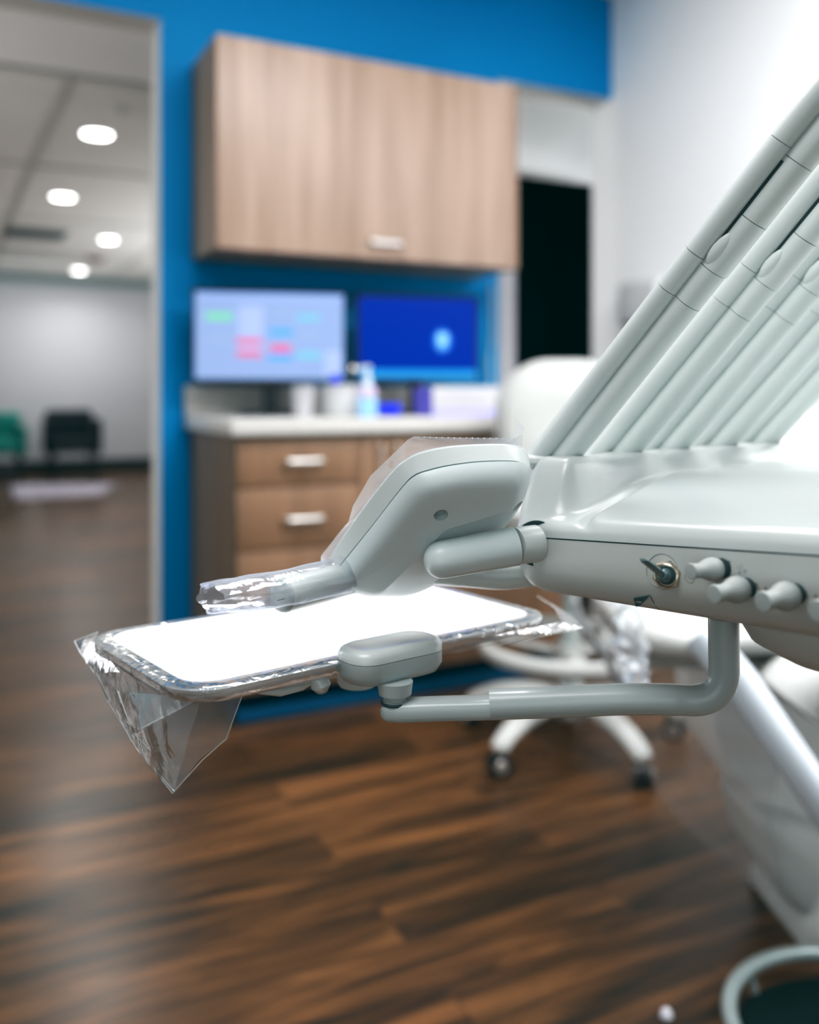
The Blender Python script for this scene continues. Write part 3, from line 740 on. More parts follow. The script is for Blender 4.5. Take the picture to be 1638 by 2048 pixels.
bm = nb(); tube(bm, crom([P(1150, 1200, 2.1), P(1165, 1250, 2.1), P(1215, 1320, 2.1), P(1245, 1375, 2.1), P(1290, 1420, 2.1)], 8), 0.010, 12)
tag(obj('grey_hose', bm, M['cable']), 'thin grey hose curving down in front of the stool', 'hose')

# foot control
fc = C(0.690, 1.385, -H)
t = thing('foot_control', 'round dark foot control with grey loop rim at the lower right corner', 'foot pedal', fc)
bm = nb(); lathe(bm, fc+Vector((0, 0, 0.001)), Vector((0, 0, 1)), [(0, 0.190), (0.006, 0.193), (0.012, 0.185), (0.020, 0.10), (0.022, 0.04)], 56); obj('base_disc', bm, M['pedal'], t)
bm = nb(); lathe(bm, fc+Vector((0, 0, 0.0235)), Vector((0, 0, 1)), [(0, 0.07), (0.012, 0.065), (0.016, 0.03)], 40); obj('centre_cap', bm, M['greyring'], t)
bm = nb(); tube(bm, [fc+Vector((0.200*math.cos(k*math.pi/36), 0.200*math.sin(k*math.pi/36), 0.045)) for k in range(73)], 0.0125, 14, cap=False)
for k in range(4):
    a = k*math.pi/2+0.2; tube(bm, [fc+Vector((0.188*math.cos(a), 0.188*math.sin(a), 0.008)), fc+Vector((0.198*math.cos(a), 0.198*math.sin(a), 0.040))], 0.006, 10)
obj('loop_rim', bm, M['greyring'], t)
b = onZ(1333, 2037, 0)
bm = nb(); lathe(bm, b+Vector((0, 0, 0.0005)), Vector((0, 0, 1)), [(0, 0.007), (0.003, 0.010), (0.012, 0.008), (0.016, 0.003)], 20)
tag(obj('floor_cap', bm, M['smear']), 'tiny white cap lying on the floor left of the foot control', 'cap')

# ================================================================== DELIVERY HEAD (foreground)
U2, V2 = Vector((0.66, -0.75)), Vector((0.760, 0.650))     # (right, ahead) directions of its two sides
C0 = Vector((0.068, 0.700))
def hp(a, b, z):
    q = C0 + U2*a + V2*b
    return C(q.x, q.y, z)
hd = thing('delivery_head', 'pale grey dental delivery head with five hose arms, keypad and control knobs', 'dental unit', hp(0.17, 0.2, -0.16))
LA, LB = 0.36, 0.50
def zseam(a): return -0.1075 + 0.068*a
def remap(a, b, r=0.03):
    """square grid -> outline with a rounded left corner"""
    if a < r and b < r:
        dx, dy = r-a, r-b; m = max(dx, dy); l = math.hypot(dx, dy)
        if l > 1e-9: return r-dx*m/l, r-dy*m/l, r-m
    return a, b, min(a, b)
def ztop(a, b, e):
    z = zseam(a) + 0.011*math.sqrt(max(0, 1-(1-min(1, e/0.014))**2)) + 0.027*S(b, 0.0, 0.15)*(1-0.25*S(a, 0.1, 0.36))
    far = min(LA-a, LB-b)
    z -= (0.027*S(b, 0.0, 0.15)*(1-0.25*S(a, 0.1, 0.36)))*(1-S(far, 0.0, 0.03)) + 0.011*(1-min(1, far/0.014))
    R = S(LB-b, 0.0, 0.02)*S(b, 0.012, 0.040)*(1-S(a, 0.034, 0.052))
    hump = 0.0014*math.cos((b-0.055)/0.073*2*math.pi)
    zr = -0.054 + 0.004*min(1, e/0.01)*1.0 + hump*0.6
    z = z*(1-R) + (zr - 0.006*(1-min(1, e/0.008)))*R
    g = 0.060 + 0.026*math.exp(-b/0.016)
    d = a-g
    z = max(z, zseam(a)); z += S(far, 0, 0.01)*(0.0026*S(d, 0.0, 0.006) - 0.0030*math.exp(-(d/0.0036)**2))*(0.0 + S(e, 0.0, 0.012))
    return z
bm = nb()
As = [0.0, .001, .0025, .005, .008, .011, .014]+[0.018+0.0025*i for i in range(36)]+[0.11+0.01*i for i in range(26)]
Bs = [0.0, .001, .0025, .005, .008, .011, .014]+[0.018+0.004*i for i in range(24)]+[0.118+0.008*i for i in range(49)]
rows = []
for a in As:
    row = []
    for b in Bs:
        a2, b2, e = remap(a, b)
        row.append(hp(a2, b2, ztop(a2, b2, e)))
    rows.append(row)
loft(bm, rows, closed=False)
# skirt that closes the shell down to the seam
def outline(r, ins=0.0, la=LA, lb=LB, n=12):
    pts = []
    pts.append((la, ins)); 
    for k in range(14, 0, -1): pts.append((r+(la-r)*k/14, ins)) if k < 14 else None
    for k in range(n+1):
        t = math.radians(90*k/n); pts.append((r-(r-ins)*math.sin(t), r-(r-ins)*math.cos(t)))
    for k in range(1, 14): pts.append((ins, r+(lb-r)*k/13))
    pts.append((la, lb)); return pts
loft(bm, [[hp(a, b, zseam(a)-0.0) for a, b in outline(0.03, 0.0, LA, LB)], [hp(a, b, zseam(a)-0.0006) for a, b in outline(0.03, 0.0035)]], cap0=False)
top_shell = obj('top_shell', bm, M['shell_top'], hd, smooth=50)

def lring(ins, z, mode=0):
    out = []
    for a, b in outline(0.034, ins, LA-0.002, LB-0.002):
        zz_ = (zseam(a)-0.0010) if mode == 0 else (-0.1515+0.030*a + z)
        out.append(hp(a, b, zz_))
    return out
R_ = 0.024
rings = [lring(0.006, 0), lring(0.0008, 0), lring(0.0005, 0)]
for a, b in (): pass
def midring(ins, f):
    out = []
    for a, b in outline(0.034, ins, LA-0.002, LB-0.002):
        zt = zseam(a)-0.0010; zb = -0.1515+0.030*a
        out.append(hp(a, b, zt+(zb-zt)*f))
    return out
rings += [midring(0.0003, 0.25), midring(0.0008, 0.5), midring(0.0035, 0.68), midring(0.009, 0.83), midring(0.018, 0.94), midring(0.031, 0.99), midring(0.05, 1.0)]
bm = nb(); loft(bm, rings); lower = obj('control_panel', bm, M['panel'], hd, smooth=50, mats=[M['panel'], M['teal_gap']])
bm = nb(); loft(bm, [[hp(a, b, zseam(a)-0.0028) for a, b in outline(0.034, 0.0022)], [hp(a, b, zseam(a)+0.0006) for a, b in outline(0.034, 0.0022)]]); obj('seam_gasket', bm, M['teal_gap'], hd)

# pod underneath, at the right edge of the photo
pc = P(1690, 1255, 0.60)
bm = nb(); lathe(bm, pc+Vector((0, 0, 0.030)), Vector((0, 0, -1)), [(0, 0.070), (0.02, 0.070), (0.04, 0.058), (0.052, 0.035), (0.056, 0.01)], 40); obj('swivel_pod', bm, M['panel'], hd, smooth=60)

pb = bvh_of(lower)
# dark decals painting the shade of the panel's vent notch and narrow opening
def decal(pts, lift, name, m, parent, thick=0.0006):
    v = []
    for x, y in pts:
        p, n = hit(pb, x, y, lift)
        if p is None: return None
        v.append((p, n))
    nn = sum((n for _, n in v), Vector()).normalized()
    bm = nb(); prism(bm, [p for p, n in v], -nn*thick)
    return obj(name, bm, m, parent, smooth=0)
decal([(1244, 1210), (1262, 1208), (1274, 1208), (1274, 1229), (1258, 1221)], 0.0010, 'notch_shade', M['dark_gap'], hd, 0.0016)
decal([(1268, 1196), (1284, 1193), (1301, 1190), (1292, 1199), (1280, 1209), (1273, 1211)], 0.0010, 'notch_shade', M['teal_gap'], hd, 0.0016)
decal([(1397, 1243), (1412, 1245), (1430, 1251), (1434, 1254), (1415, 1252), (1402, 1248)], 0.0010, 'slot_shade', M['dark_gap'], hd, 0.0016)
def drawn_line(pts, r, name, m, parent, lift=0.0):
    v = []
    for x, y in pts:
        p, n = hit(pb, x, y, lift)
        if p is not None: v.append(p)
    if len(v) < 2: return
    bm = nb(); tube(bm, crom(v, 4), r, 8); return obj(name, bm, m, parent)
drawn_line([(1301, 1192), (1308, 1207), (1318, 1220), (1336, 1234)], 0.00022, 'crease_shade', M['dark_gap'], hd)  # thin dark tubes drawn for the shade in moulded creases
drawn_line([(1276, 1208), (1276, 1228)], 0.0002, 'crease_shade', M['dark_gap'], hd)

# ---- knobs
def panel_base(px, py):
    p, n = hit(pb, px, py); return p, n
KN = [((1444, 1136), (1386.5, 1142.6), 0.88), ((1494, 1175), (1433.5, 1187.4), 1.0), ((1592, 1187), (1531, 1202), 1.04), ((1697, 1204), (1640, 1220), 1.08)]
for (bx, by), (ex_, ey_), s_ in KN:
    p, n = panel_base(min(bx, 1900), by)
    D0 = (p.x*st + p.y*ct)
    tip = P(ex_, ey_, D0-0.0125)
    ax = (tip-p); L_ = ax.length; ax.normalize()
    bm = nb(); lathe(bm, p-ax*0.003, ax, [(0, 0.0060), (0.0065, 0.0060)], 28); kb = obj('control_knob', bm, M['dark_gap'], hd)
    bm = nb(); k = s_
    lathe(bm, p+ax*0.0036, ax, [(0, .0058*k), (.0006, .0070*k), (.003, .0079*k), (.006, .0080*k), (.009, .0074*k), (.0125, .0058*k), (.0155, .0050*k), (L_*0.80, .0050*k), (L_*0.87, .0054*k), (L_*0.93, .0056*k), (L_*0.955, .0053*k), (L_*0.96, .0046*k)], 40)
    obj('knob_body', bm, M['knob'], kb, smooth=50)
# printed marks beside the knobs
decal([(1456, 1121), (1460, 1122), (1462, 1132), (1460, 1144), (1457, 1152), (1459, 1138)], 0.0002, 'printed_mark', M['line'], hd, 0.0003)
decal([(1510, 1164), (1515, 1166), (1518, 1176), (1519, 1184), (1515, 1177)], 0.0002, 'printed_mark', M['line'], hd, 0.0003)
decal([(1607, 1179), (1613, 1181), (1617, 1192), (1617, 1212), (1613, 1200)], 0.0002, 'printed_mark', M['line'], hd, 0.0003)
decal([(1531, 1172), (1536, 1180), (1529, 1180)], 0.0002, 'printed_mark', M['line'], hd, 0.0003)
decal([(1631, 1187), (1636, 1196), (1628, 1196)], 0.0002, 'printed_mark', M['line'], hd, 0.0003)
for q in ([(1474, 1130), (1475, 1136), (1478, 1139)], [(1481, 1127), (1481, 1142)], [(1484, 1128), (1484, 1143)], [(1478, 1132), (1478, 1138)]): drawn_line(q, 0.00016, 'printed_mark', M['knob'], hd)
for x, y, r in ((1490, 1142, 4), (1479, 1145, 3)):
    decal([(x+r*math.cos(k), y+r*math.sin(k)) for k in [i*0.7 for i in range(9)]], 0.0002, 'printed_mark', M['knob'], hd, 0.0003)
drawn_line([(1371, 1148), (1370, 1156), (1376, 1164), (1384, 1166), (1389, 1161)], 0.0002, 'printed_mark', M['line'], hd)

# ---- toggle switch
p, n = panel_base(1336, 1150)
D0 = p.x*st+p.y*ct
axn = (P(1327, 1152, D0-0.0075)-p).normalized()
u_, v_ = frame(axn)
bm = nb()
def hexr(r, h): return [p+axn*h+u_*r*math.cos(math.radians(60*k+18))+v_*r*math.sin(math.radians(60*k+18)) for k in range(6)]
loft(bm, [hexr(0.0088, -0.001), hexr(0.0096, 0.0002), hexr(0.0096, 0.0026), hexr(0.0088, 0.0034)]); tg = obj('toggle_switch', bm, M['nut'], hd, smooth=25)
bm = nb(); lathe(bm, p+axn*0.0034, axn, [(0, 0.0076), (0.001, 0.0076), (0.0014, 0.0068), (0.0004, 0.0066)], 32, cap=False); obj('bushing', bm, M['nut'], tg)
bm = nb(); lathe(bm, p+axn*0.0033, axn, [(0, 0.0060), (0.0012, 0.0058), (0.0013, 0.0054)], 32); obj('boot_recess', bm, M['dark_gap'], tg)
bm = nb(); lathe(bm, p+axn*0.0038, axn, [(0, 0.0048), (0.003, 0.0045), (0.0055, 0.0034), (0.007, 0.0020)], 28); obj('boot', bm, M['lever'], tg)
tip = P(1286, 1119.5, D0-0.0185)
b_ = p+axn*0.0075
d_ = (tip-b_).normalized()
bm = nb(); tube(bm, [b_-d_*0.002, b_+d_*0.002, b_.lerp(tip, 0.5), tip-d_*0.002, tip], [(0.0020, 0.0020), (0.0024, 0.0022), (0.0029, 0.0020), (0.0032, 0.0015), (0.0026, 0.0008)], 20); obj('lever', bm, M['lever'], tg)
# shallow round recess rim around it
cc = []
for k in range(-10, 26):
    a = math.radians(k*8+60)
    q, _ = hit(pb, 1324+31*math.cos(a), 1141-34*math.sin(a))
    if q: cc.append(q)
bm = nb(); tube(bm, cc, 0.00035, 8); obj('recess_rim', bm, M['knob'], tg)

# ---- keypad module
N_ = Cv(0.2, -0.76, -0.62).normalized()
K0 = P(832, 890, 0.64)
def onK(px, py, w):
    d = P(px, py, 1.0)-CAM
    o = K0 + N_*w
    t = (o-CAM).dot(N_)/d.dot(N_)
    return CAM + d*t
Rk = [(650, 1140), (657, 1121), (722, 1025), (784, 946), (812, 922), (842, 907), (893, 896), (962, 891), (1023, 892), (1049, 901), (1059, 922), (1052, 952), (1020, 1000), (960, 1055), (880, 1100), (780, 1140), (700, 1154), (664, 1155)]
Sk = [(663, 1158), (668, 1148), (740, 1058), (800, 981), (828, 953), (860, 941), (905, 931), (965, 924), (1028, 923), (1050, 927), (1060, 937), (1058, 965), (1035, 1008), (985, 1062), (900, 1118), (790, 1164), (715, 1177), (674, 1168)]
D1 = [(684, 1176), (692, 1160), (762, 1076), (824, 1001), (850, 980), (882, 968), (922, 961), (966, 957), (1016, 956), (1038, 958), (1051, 968), (1053, 988), (1038, 1020), (1000, 1064), (915, 1140), (828, 1188), (752, 1196), (704, 1189)]
D2 = [(712, 1170), (720, 1156), (788, 1081), (845, 1020), (868, 1003), (894, 994), (926, 988), (966, 984), (1003, 983), (1019, 985), (1029, 993), (1028, 1008), (1018, 1020), (978, 1033), (893, 1062), (833, 1118), (768, 1182), (735, 1183)]
wD1 = [.0225]*11+[.0225, .020, .018, .016, .017, .0195, .0215]
def kring(pts, ws, per=5):
    if not isinstance(ws, list): ws = [ws]*len(pts)
    return crom([onK(x, y, w) for (x, y), w in zip(pts, ws)], per, True)
def mix(A, B, t): return [p.lerp(q, t) for p, q in zip(A, B)]
r0 = kring(Rk, 0.0035); cen = sum(r0, Vector())/len(r0)
inner = [cen+(p-cen)*0.97 - N_*0.0032 for p in r0]
inner2 = [cen+(p-cen)*0.90 - N_*0.0040 for p in r0]
s0 = kring(Sk, 0.0155); s1 = kring(Sk, 0.0165)
s0b = [cen+(p-cen)*0.980 for p in s0]
bm = nb(); loft(bm, [inner2, inner, mix(inner, r0, .7), r0, mix(r0, s0, .12), mix(r0, s0, .96), s0, s0b]); kp = obj('keypad', bm, M['shell'], hd, smooth=35)
d1 = kring(D1, wD1); d2 = kring(D2, 0.0300)
sc2 = sum(s1, Vector())/len(s1)
s1b = [sc2+(p-sc2)*0.980 for p in s1]
cen2 = sum(d2, Vector())/len(d2)
d1c = kring(D1, 0.0285)
wk = [1]*11+[.6, .3, 0, 0, 0, .3, .6]
wts = [wk[i]*(1-k/5)+wk[(i+1) % 18]*k/5 for i in range(18) for k in range(5)]
def bez(t):
    out = []
    for i_, (p, m_, q) in enumerate(zip(s1, d1, d2)):
        c_ = (m_*2 - (p+q)*0.5).lerp(d1c[i_], wts[i_])
        out.append(p*(1-t)**2 + c_*2*t*(1-t) + q*t*t)
    return out
bm = nb(); loft(bm, [s1b, s1] + [bez(k/9) for k in range(1, 10)] + [[cen2+(p-cen2)*f_+N_*h_ for p in d2] for f_, h_ in ((0.93, .0005), (0.8, .0010), (0.5, .0018), (0.2, .0021))]); kbk = obj('rear_cover', bm, M['shell_k'], kp, smooth=50)
bm = nb(); loft(bm, [[sc2+(p-sc2)*0.988 - N_*0.0018 for p in s1], [sc2+(p-sc2)*0.988 + N_*0.0002 for p in s1]]); obj('seam_core', bm, M['dark_gap'], kp)
# screw holes carved into the rear cover
kb_t = bvh_of(kbk)
for x, y, r in ((882, 1031, 0.0052), (1036, 1013, 0.0050)):
    q, n = hit(kb_t, x, y)
    cb = nb(); lathe(cb, q+n*0.004, -n, [(0, r), (0.0105, r*0.96)], 32)
    cut(kbk, [cb])
    bm = nb(); lathe(bm, q-n*0.0062, n, [(0, r*0.80), (0.0008, r*0.78), (0.0014, r*0.3)], 24); obj('screw', bm, M['shell_g'], kbk)
q, n = hit(kb_t, 735, 1188)
# bullet-shaped stem from the keypad to the head
c1, c2 = P(886, 1119, 0.654), P(1030, 1092, 0.667)
ax = (c2-c1).normalized(); Ls = (c2-c1).length
tipc = P(849, 1126, 0.651)
lt = (c1-tipc).length
r1, r2 = 0.0133, 0.0142
prof = []
for k in range(0, 13):
    t = k/12; prof.append((-lt*math.cos(t*math.pi/2), r1*math.sin(t*math.pi/2)**0.9 if k else 0.0004))
prof += [(Ls*t, r1+(r2-r1)*t) for t in (0.25, 0.5, 0.75, 1.0)]
bm = nb(); lathe(bm, c1, ax, prof, 40); obj('stem', bm, M['shell_k'], kp, smooth=60)
c3 = P(1072, 1087, 0.676)
bm = nb(); lathe(bm, c2, (c3-c2), [(0, 0.0133), ((c3-c2).length, 0.0136)], 40); obj('stem_neck', bm, M['shell'], kp, smooth=60)
sx_ = (P(1125, 1079, 0.745)-c3).normalized()
bm = nb(); lathe(bm, c3+sx_*0.0004, sx_, [(0, 0.0138), (0.0001, 0.0166), (0.0026, 0.0168), (0.0034, 0.0150)], 40); obj('socket_ring', bm, M['dark_gap'], hd, smooth=60)
sx_ = (P(1125, 1079, 0.745)-c3).normalized()
bm = nb(); lathe(bm, c3+sx_*0.0032, sx_, [(0, 0.0147), (0.002, 0.0156), (0.016, 0.0162), (0.04, 0.0150)], 40, cap=False); obj('socket', bm, M['shell'], hd, smooth=60)

# ---- grab handle with its end cap
pth = crom([P(566, 1190, 0.640), P(640, 1172, 0.668), P(720, 1152, 0.695), P(830, 1138, 0.715), P(930, 1144, 0.720), P(1010, 1150, 0.720), P(1100, 1140, 0.720)], 8)
rad = [(0.0118, 0.0122)]*20+[(0.0118-0.00006*i, 0.0122-0.00005*i) for i in range(len(pth)-20)]
bm = nb(); tube(bm, pth, rad, 32); hn = obj('grab_handle', bm, M['shell'], hd, smooth=60)
dr = (pth[1]-pth[0]).normalized()
bm = nb(); lathe(bm, pth[0], -dr, [(0, 0.0118), (0.0006, 0.0120), (0.0030, 0.0108), (0.0040, 0.006)], 32); obj('end_cap', bm, M['shell_g'], hn, smooth=60)
bm = nb(); u1, v1 = frame(dr)
ln = [pth[i]+(u1*0+v1*0)+Cv(-0.2, -1, -0.1).normalized()*0.01205 for i in range(0, 12)]
tube(bm, ln, 0.00025, 6); obj('parting_line', bm, M['dark_gap'], hn)

# ---- five hose arms
DIR = Cv(0.489, -0.4516, 0.746).normalized()
BASES = [(1081, 872, .74), (1195, 876, .787), (1293, 869, .835), (1392, 864, .885), (1480, 860, .932)]
for i, (px, py, D) in enumerate(BASES):
    base = P(px, py, D)
    vd = (base + DIR*0.15 - CAM).normalized()
    q = DIR.cross(vd).normalized()
    if q.z > 0: q = -q
    f = q.cross(DIR).normalized()
    if f.dot(vd) > 0: f = -f                      # f faces the viewer's side
    RR = 0.0086
    R2 = 0.0114
    o1 = base + q*RR; o2 = base + q*(0.0146+0.0100) + f*0.0005
    kw = 0.05 + 0.27 + 0.16
    def pt(o, s): 
        s_b = max(0, s-0.27)
        return o + DIR*s + q*(s_b**2*0.45)
    def lobe(o, s0, s1, rx, ry, prof=1.0, rr=0.0):
        n = max(3, int((s1-s0)/0.012)); pts = [pt(o, s0+(s1-s0)*k/n) for k in range(n+1)]
        bm = nb(); rings = []
        for k, p_ in enumerate(pts):
            t_ = (pts[min(n, k+1)]-pts[max(0, k-1)]).normalized(); qq = (q - t_*q.dot(t_)).normalized(); ff = qq.cross(t_).normalized()
            if ff.dot(f) < 0: ff = -ff
            ring = []
            for j in range(28):
                an = 2*math.pi*j/28; c_, s__ = math.cos(an), math.sin(an)
                c_ = math.copysign(abs(c_)**prof, c_); s__ = math.copysign(abs(s__)**prof, s__)
                ring.append(p_+qq*c_*rx+ff*s__*ry)
            rings.append(ring)
        return loft(bm, rings)
    g = 0.00022
    top = 0.50
    bm = lobe(o1, -0.022, 0.155-g, RR, RR*1.45, 0.8); arm = obj('hose_arm', bm, M['whip'], hd, smooth=60)
    def add(nm, o, s0, s1, rx, ry, m, pf=1.0): obj(nm, lobe(o, s0, s1, rx, ry, pf), m, arm, smooth=60)
    add('arm_sleeve', o1, 0.155+g, 0.187-g, RR, RR*1.45, M['whip'], 0.8)
    add('arm_sleeve', o1, 0.187+g, 0.277-g, RR, RR*1.45, M['whip'], 0.8)
    add('arm_sleeve', o1, 0.277+g, top, RR, RR*1.45, M['whip'], 0.8)
    add('arm_core', o1, -0.02, top-0.01, RR*0.93, RR*1.38, M['dark_gap'], 0.8)
    add('hose_channel', o2, -0.020, 0.155-g, R2, R2*1.1, M['whip2'])
    add('hose_channel', o2, 0.155+g, 0.184-g, R2, R2*1.1, M['whip2'])
    o3 = o2 + q*0.0007
    add('hose_channel', o3, 0.184+g, 0.226-g, R2, R2*1.12, M['whip2'])
    add('hose_channel', o3, 0.226+g, 0.272-g, R2, R2*1.08, M['whip2'])
    add('hose_channel', o3, 0.272+g, top-0.02, R2, R2*1.08, M['whip2'])
    add('channel_core', o3, -0.01, top-0.03, R2*0.90, R2*1.0, M['dark_gap'])
    add('gap_shade', o1 + q*(RR*0.98) + f*(RR*0.60), 0.190, 0.268, 0.0022, 0.0046, M['dark_gap'])  # dark filler painting the shade between the two lobes
    # latch: oval thumb pad on the channel
    lc = pt(o3, 0.199) - q*0.0058 + f*(R2*0.86)
    bm = nb(); rings = []
    for t_, r_ in ((-1, .05), (-.85, .52), (-.5, .86), (0, 1), (.5, .80), (.85, .45), (1, .05)):
        rings.append([lc + DIR*(t_*0.0135) + q*(math.cos(j*math.pi/8)*0.0052*r_) + f*(math.sin(j*math.pi/8)*0.0036*r_) for j in range(16)])
    loft(bm, rings); obj('latch', bm, M['whip2'], arm, smooth=70)
    # white mount on the rail
    mb = (o1+o2)/2 - DIR*0.012
    bm = nb()
    fo = Vector((0, 0, 1)); ma = Vector((q.x, q.y, 0)).normalized(); mc = fo.cross(ma)
    zb = H-0.056
    h_ = (mb.z+0.004-zb)/2; cz = Vector((mb.x-DIR.x*0.006, mb.y-DIR.y*0.006, zb+h_))
    rings = []
    for t_, sc_w in ((0, 1.0), (0.5, 0.98), (0.85, 0.9), (1.0, 0.72)):
        sh = Vector((DIR.x, DIR.y, 0))*(t_*h_*1.6)
        rings.append([cz - fo*h_ + fo*(2*h_*t_) + sh + ma*x*sc_w + mc*y*sc_w for x, y in rrect(0.046, 0.034, 0.008, 5)])
    loft(bm, rings); obj('mount', bm, M['shell'], arm, smooth=60)

# ---- tray support arm: bent tube, flat link, post and clamp
pth = bend([P(1447, 1236, 0.645), P(1449, 1405, 0.645), P(1300, 1396, 0.650), P(980, 1409, 0.660)], 0.048, 14)
rr = []
for i in range(len(pth)): rr.append((0.0103, 0.0103) if i < 18 else (0.0105, 0.0112))
bm = nb(); tube(bm, pth, rr, 32, up=Cv(0, 1, 0), prof=0.9); sa = obj('support_arm', bm, M['shell_g'], hd, smooth=60)
pth = [P(1010, 1413, 0.660), P(960, 1415, 0.662), P(880, 1417, 0.664), P(800, 1420, 0.667), P(776, 1421, 0.668), P(766, 1421.5, 0.669)]
bm = nb(); tube(bm, pth, [(0.0077, 0.0106)]*4+[(0.0070, 0.0096), (0.0043, 0.0065)], 32, up=Cv(0, 1, 0), prof=0.65); obj('flat_link', bm, M['shell_g'], sa, smooth=60)
pb_ = P(790, 1402, 0.667)
bm = nb(); lathe(bm, pb_-Vector((0, 0, 0.0015)), Vector((0, 0, 1)), [(0, 0.0092), (0.0022, 0.0092), (0.0028, 0.0082), (0.0060, 0.0084), (0.0068, 0.0118), (0.0160, 0.0130)], 36); obj('pivot_post', bm, M['shell_g'], sa, smooth=40)
bm = nb(); lathe(bm, pb_-Vector((0, 0, 0.0018)), Vector((0, 0, 1)), [(0, 0.0100), (0.0012, 0.0103), (0.0020, 0.0098)], 36); obj('pivot_washer', bm, M['dark_gap'], sa)

# tray frame
E1, E2 = Vector((0.79, 0.613)), Vector((-0.613, 0.79))
E1.normalize(); E2.normalize()
FL = Vector((-0.136, 0.600)); TW, TD = 0.347, 0.190
ZT = -0.1956
def tp(x, y, z):
    q = FL + E1*x + E2*y; return C(q.x, q.y, z)
e1v, e2v = Cv(E1.x, E1.y, 0), Cv(E2.x, E2.y, 0); zv = Vector((0, 0, 1))
# clamp on the front lip
def cring(sx, sy, z, r=0.017):
    cx, cy = 0.150, -0.006
    return [tp(cx+x, cy+y, z) for x, y in rrect(0.082*sx, 0.042*sy, min(r, 0.019*sy), 8)]
bm = nb(); loft(bm, [cring(.80, .66, -0.2105), cring(.93, .88, -0.2085), cring(1.0, 1.0, -0.2025), cring(1.0, 1.0, -0.1935)]); cl = obj('tray_clamp', bm, M['shell_g'], sa, smooth=60)
bm = nb(); loft(bm, [cring(1.0, 1.0, -0.1931), cring(1.0, 1.0, -0.1890), cring(.96, .93, -0.1858), cring(.87, .78, -0.1842), cring(.75, .60, -0.1850), cring(.5, .4, -0.1856)]); obj('clamp_cap', bm, M['shell'], cl, smooth=60)
bm = nb(); loft(bm, [cring(.985, .985, -0.1937), cring(.985, .985, -0.1928)]); obj('clamp_seam', bm, M['dark_gap'], cl)
# wing and bracket below the tray
wg = [tp(0.035+0.001*k*62/10, 0.028, -0.2105) for k in range(11)]
bm = nb(); tube(bm, [tp(x, 0.035, z) for x, z in ((0.050, -0.2090), (0.060, -0.2125), (0.075, -0.2150), (0.092, -0.2145), (0.105, -0.2110), (0.115, -0.2090))], [(0.008, 0.001), (0.011, 0.003), (0.013, 0.005), (0.013, 0.005), (0.012, 0.004), (0.010, 0.003)], 20, prof=0.8); obj('holder_wing', bm, M['shell'], cl, smooth=60)
bm = nb(); tube(bm, [tp(0.098, 0.012, -0.205), tp(0.099, 0.010, -0.212), tp(0.100, 0.010, -0.2165)], [0.006, 0.0075, 0.004], 18); obj('release_lever', bm, M['shell'], cl, smooth=60)
bm = nb(); lathe(bm, tp(0.155, 0.045, -0.231), zv, [(0, 0.014), (0.003, 0.016), (0.020, 0.016), (0.0215, 0.012)], 32); lathe(bm, tp(0.155, 0.045, -0.2098), zv, [(0, 0.030), (0.003, 0.030)], 32); obj('holder_hub', bm, M['shell'], cl, smooth=40)
bm = nb(); obox(bm, tp(0.17, 0.09, -0.2104), e1v, e2v, zv, (0.075, 0.055, 0.0012), 0.0005); obj('holder_plate', bm, M['shell_g'], cl)

# ---- tray and paper (loose things)
def tring(ins, z, r=0.034):
    return [tp(TW/2-0.012+x, TD/2+y, z) for x, y in rrect(TW-2*ins, TD-2*ins, max(0.004, r-ins), 10)]
bm = nb(); loft(bm, [tring(0.010, -0.2046), tring(0.008, -0.2044), tring(0.003, -0.2000), tring(0.0, -0.1962), tring(0.0, -0.1955), tring(0.0012, -0.1952), tring(0.0055, -0.1956), tring(0.010, -0.1985), tring(0.014, -0.1992), tring(0.03, -0.1992)])
tag(obj('instrument_tray', bm, M['tray'], smooth=50), 'polished steel instrument tray with rounded corners under the delivery head', 'tray')
bm = nb()
def pring(ins, z): return [tp(TW/2-0.012+x+0.001, TD/2+y, z) for x, y in rrect(TW-2*ins-0.002, TD-2*ins, 0.026, 10)]
loft(bm, [pring(0.0105, -0.1946), pring(0.0105, -0.1943)])
for v in bm.verts: v.co.z += 0
# paper spans the rim: rest it on the tray lip
tag(obj('tray_paper', bm, M['paper'], smooth=0), 'bright white paper liner lying on the steel tray', 'paper')

# ---- clear barrier films
# sleeve over the tray: hugging band plus hanging bag and pulled corners
bm = nb()
def frg(ins, z): return [tp(TW/2-0.012+x, TD/2+y, z) for x, y in rrect(TW-2*ins, TD-2*ins, max(0.004, 0.036-ins), 10)]
rings = []
for ins, z in ((0.012, -0.1938), (0.007, -0.1937), (0.002, -0.1938), (-0.0016, -0.1950), (-0.0020, -0.1975), (-0.0006, -0.2025), (0.005, -0.2060)):
    ring = frg(ins, z)
    rings.append([p_ + noise.noise_vector(p_*55)*0.0006 + zv*0.0004 for p_ in ring])
loft(bm, rings, cap0=False, cap1=False)
def Q(pts): return [P(x, y, d) for x, y, d in pts]
# hanging bag at the near left corner: two layers
sheet(bm, Q([(190, 1290, .725), (250, 1345, .665), (330, 1392, .620), (430, 1393, .618), (487, 1384, .628)]), Q([(192, 1345, .715), (262, 1480, .665), (345, 1587, .625), (405, 1520, .622), (452, 1478, .628)]), 34, 16, 0.0024, 38, 1)
sheet(bm, Q([(188, 1330, .730), (235, 1385, .660), (300, 1395, .625), (400, 1396, .622)]), Q([(215, 1400, .720), (275, 1500, .655), (318, 1562, .625), (349, 1583, .622)]), 26, 12, 0.0022, 44, 5)
sheet(bm, Q([(235, 1382, .640), (320, 1390, .612), (410, 1392, .610)]), Q([(265, 1466, .636), (275, 1464, .612), (408, 1392, .6095)]), 16, 8, 0.0006, 50, 9)
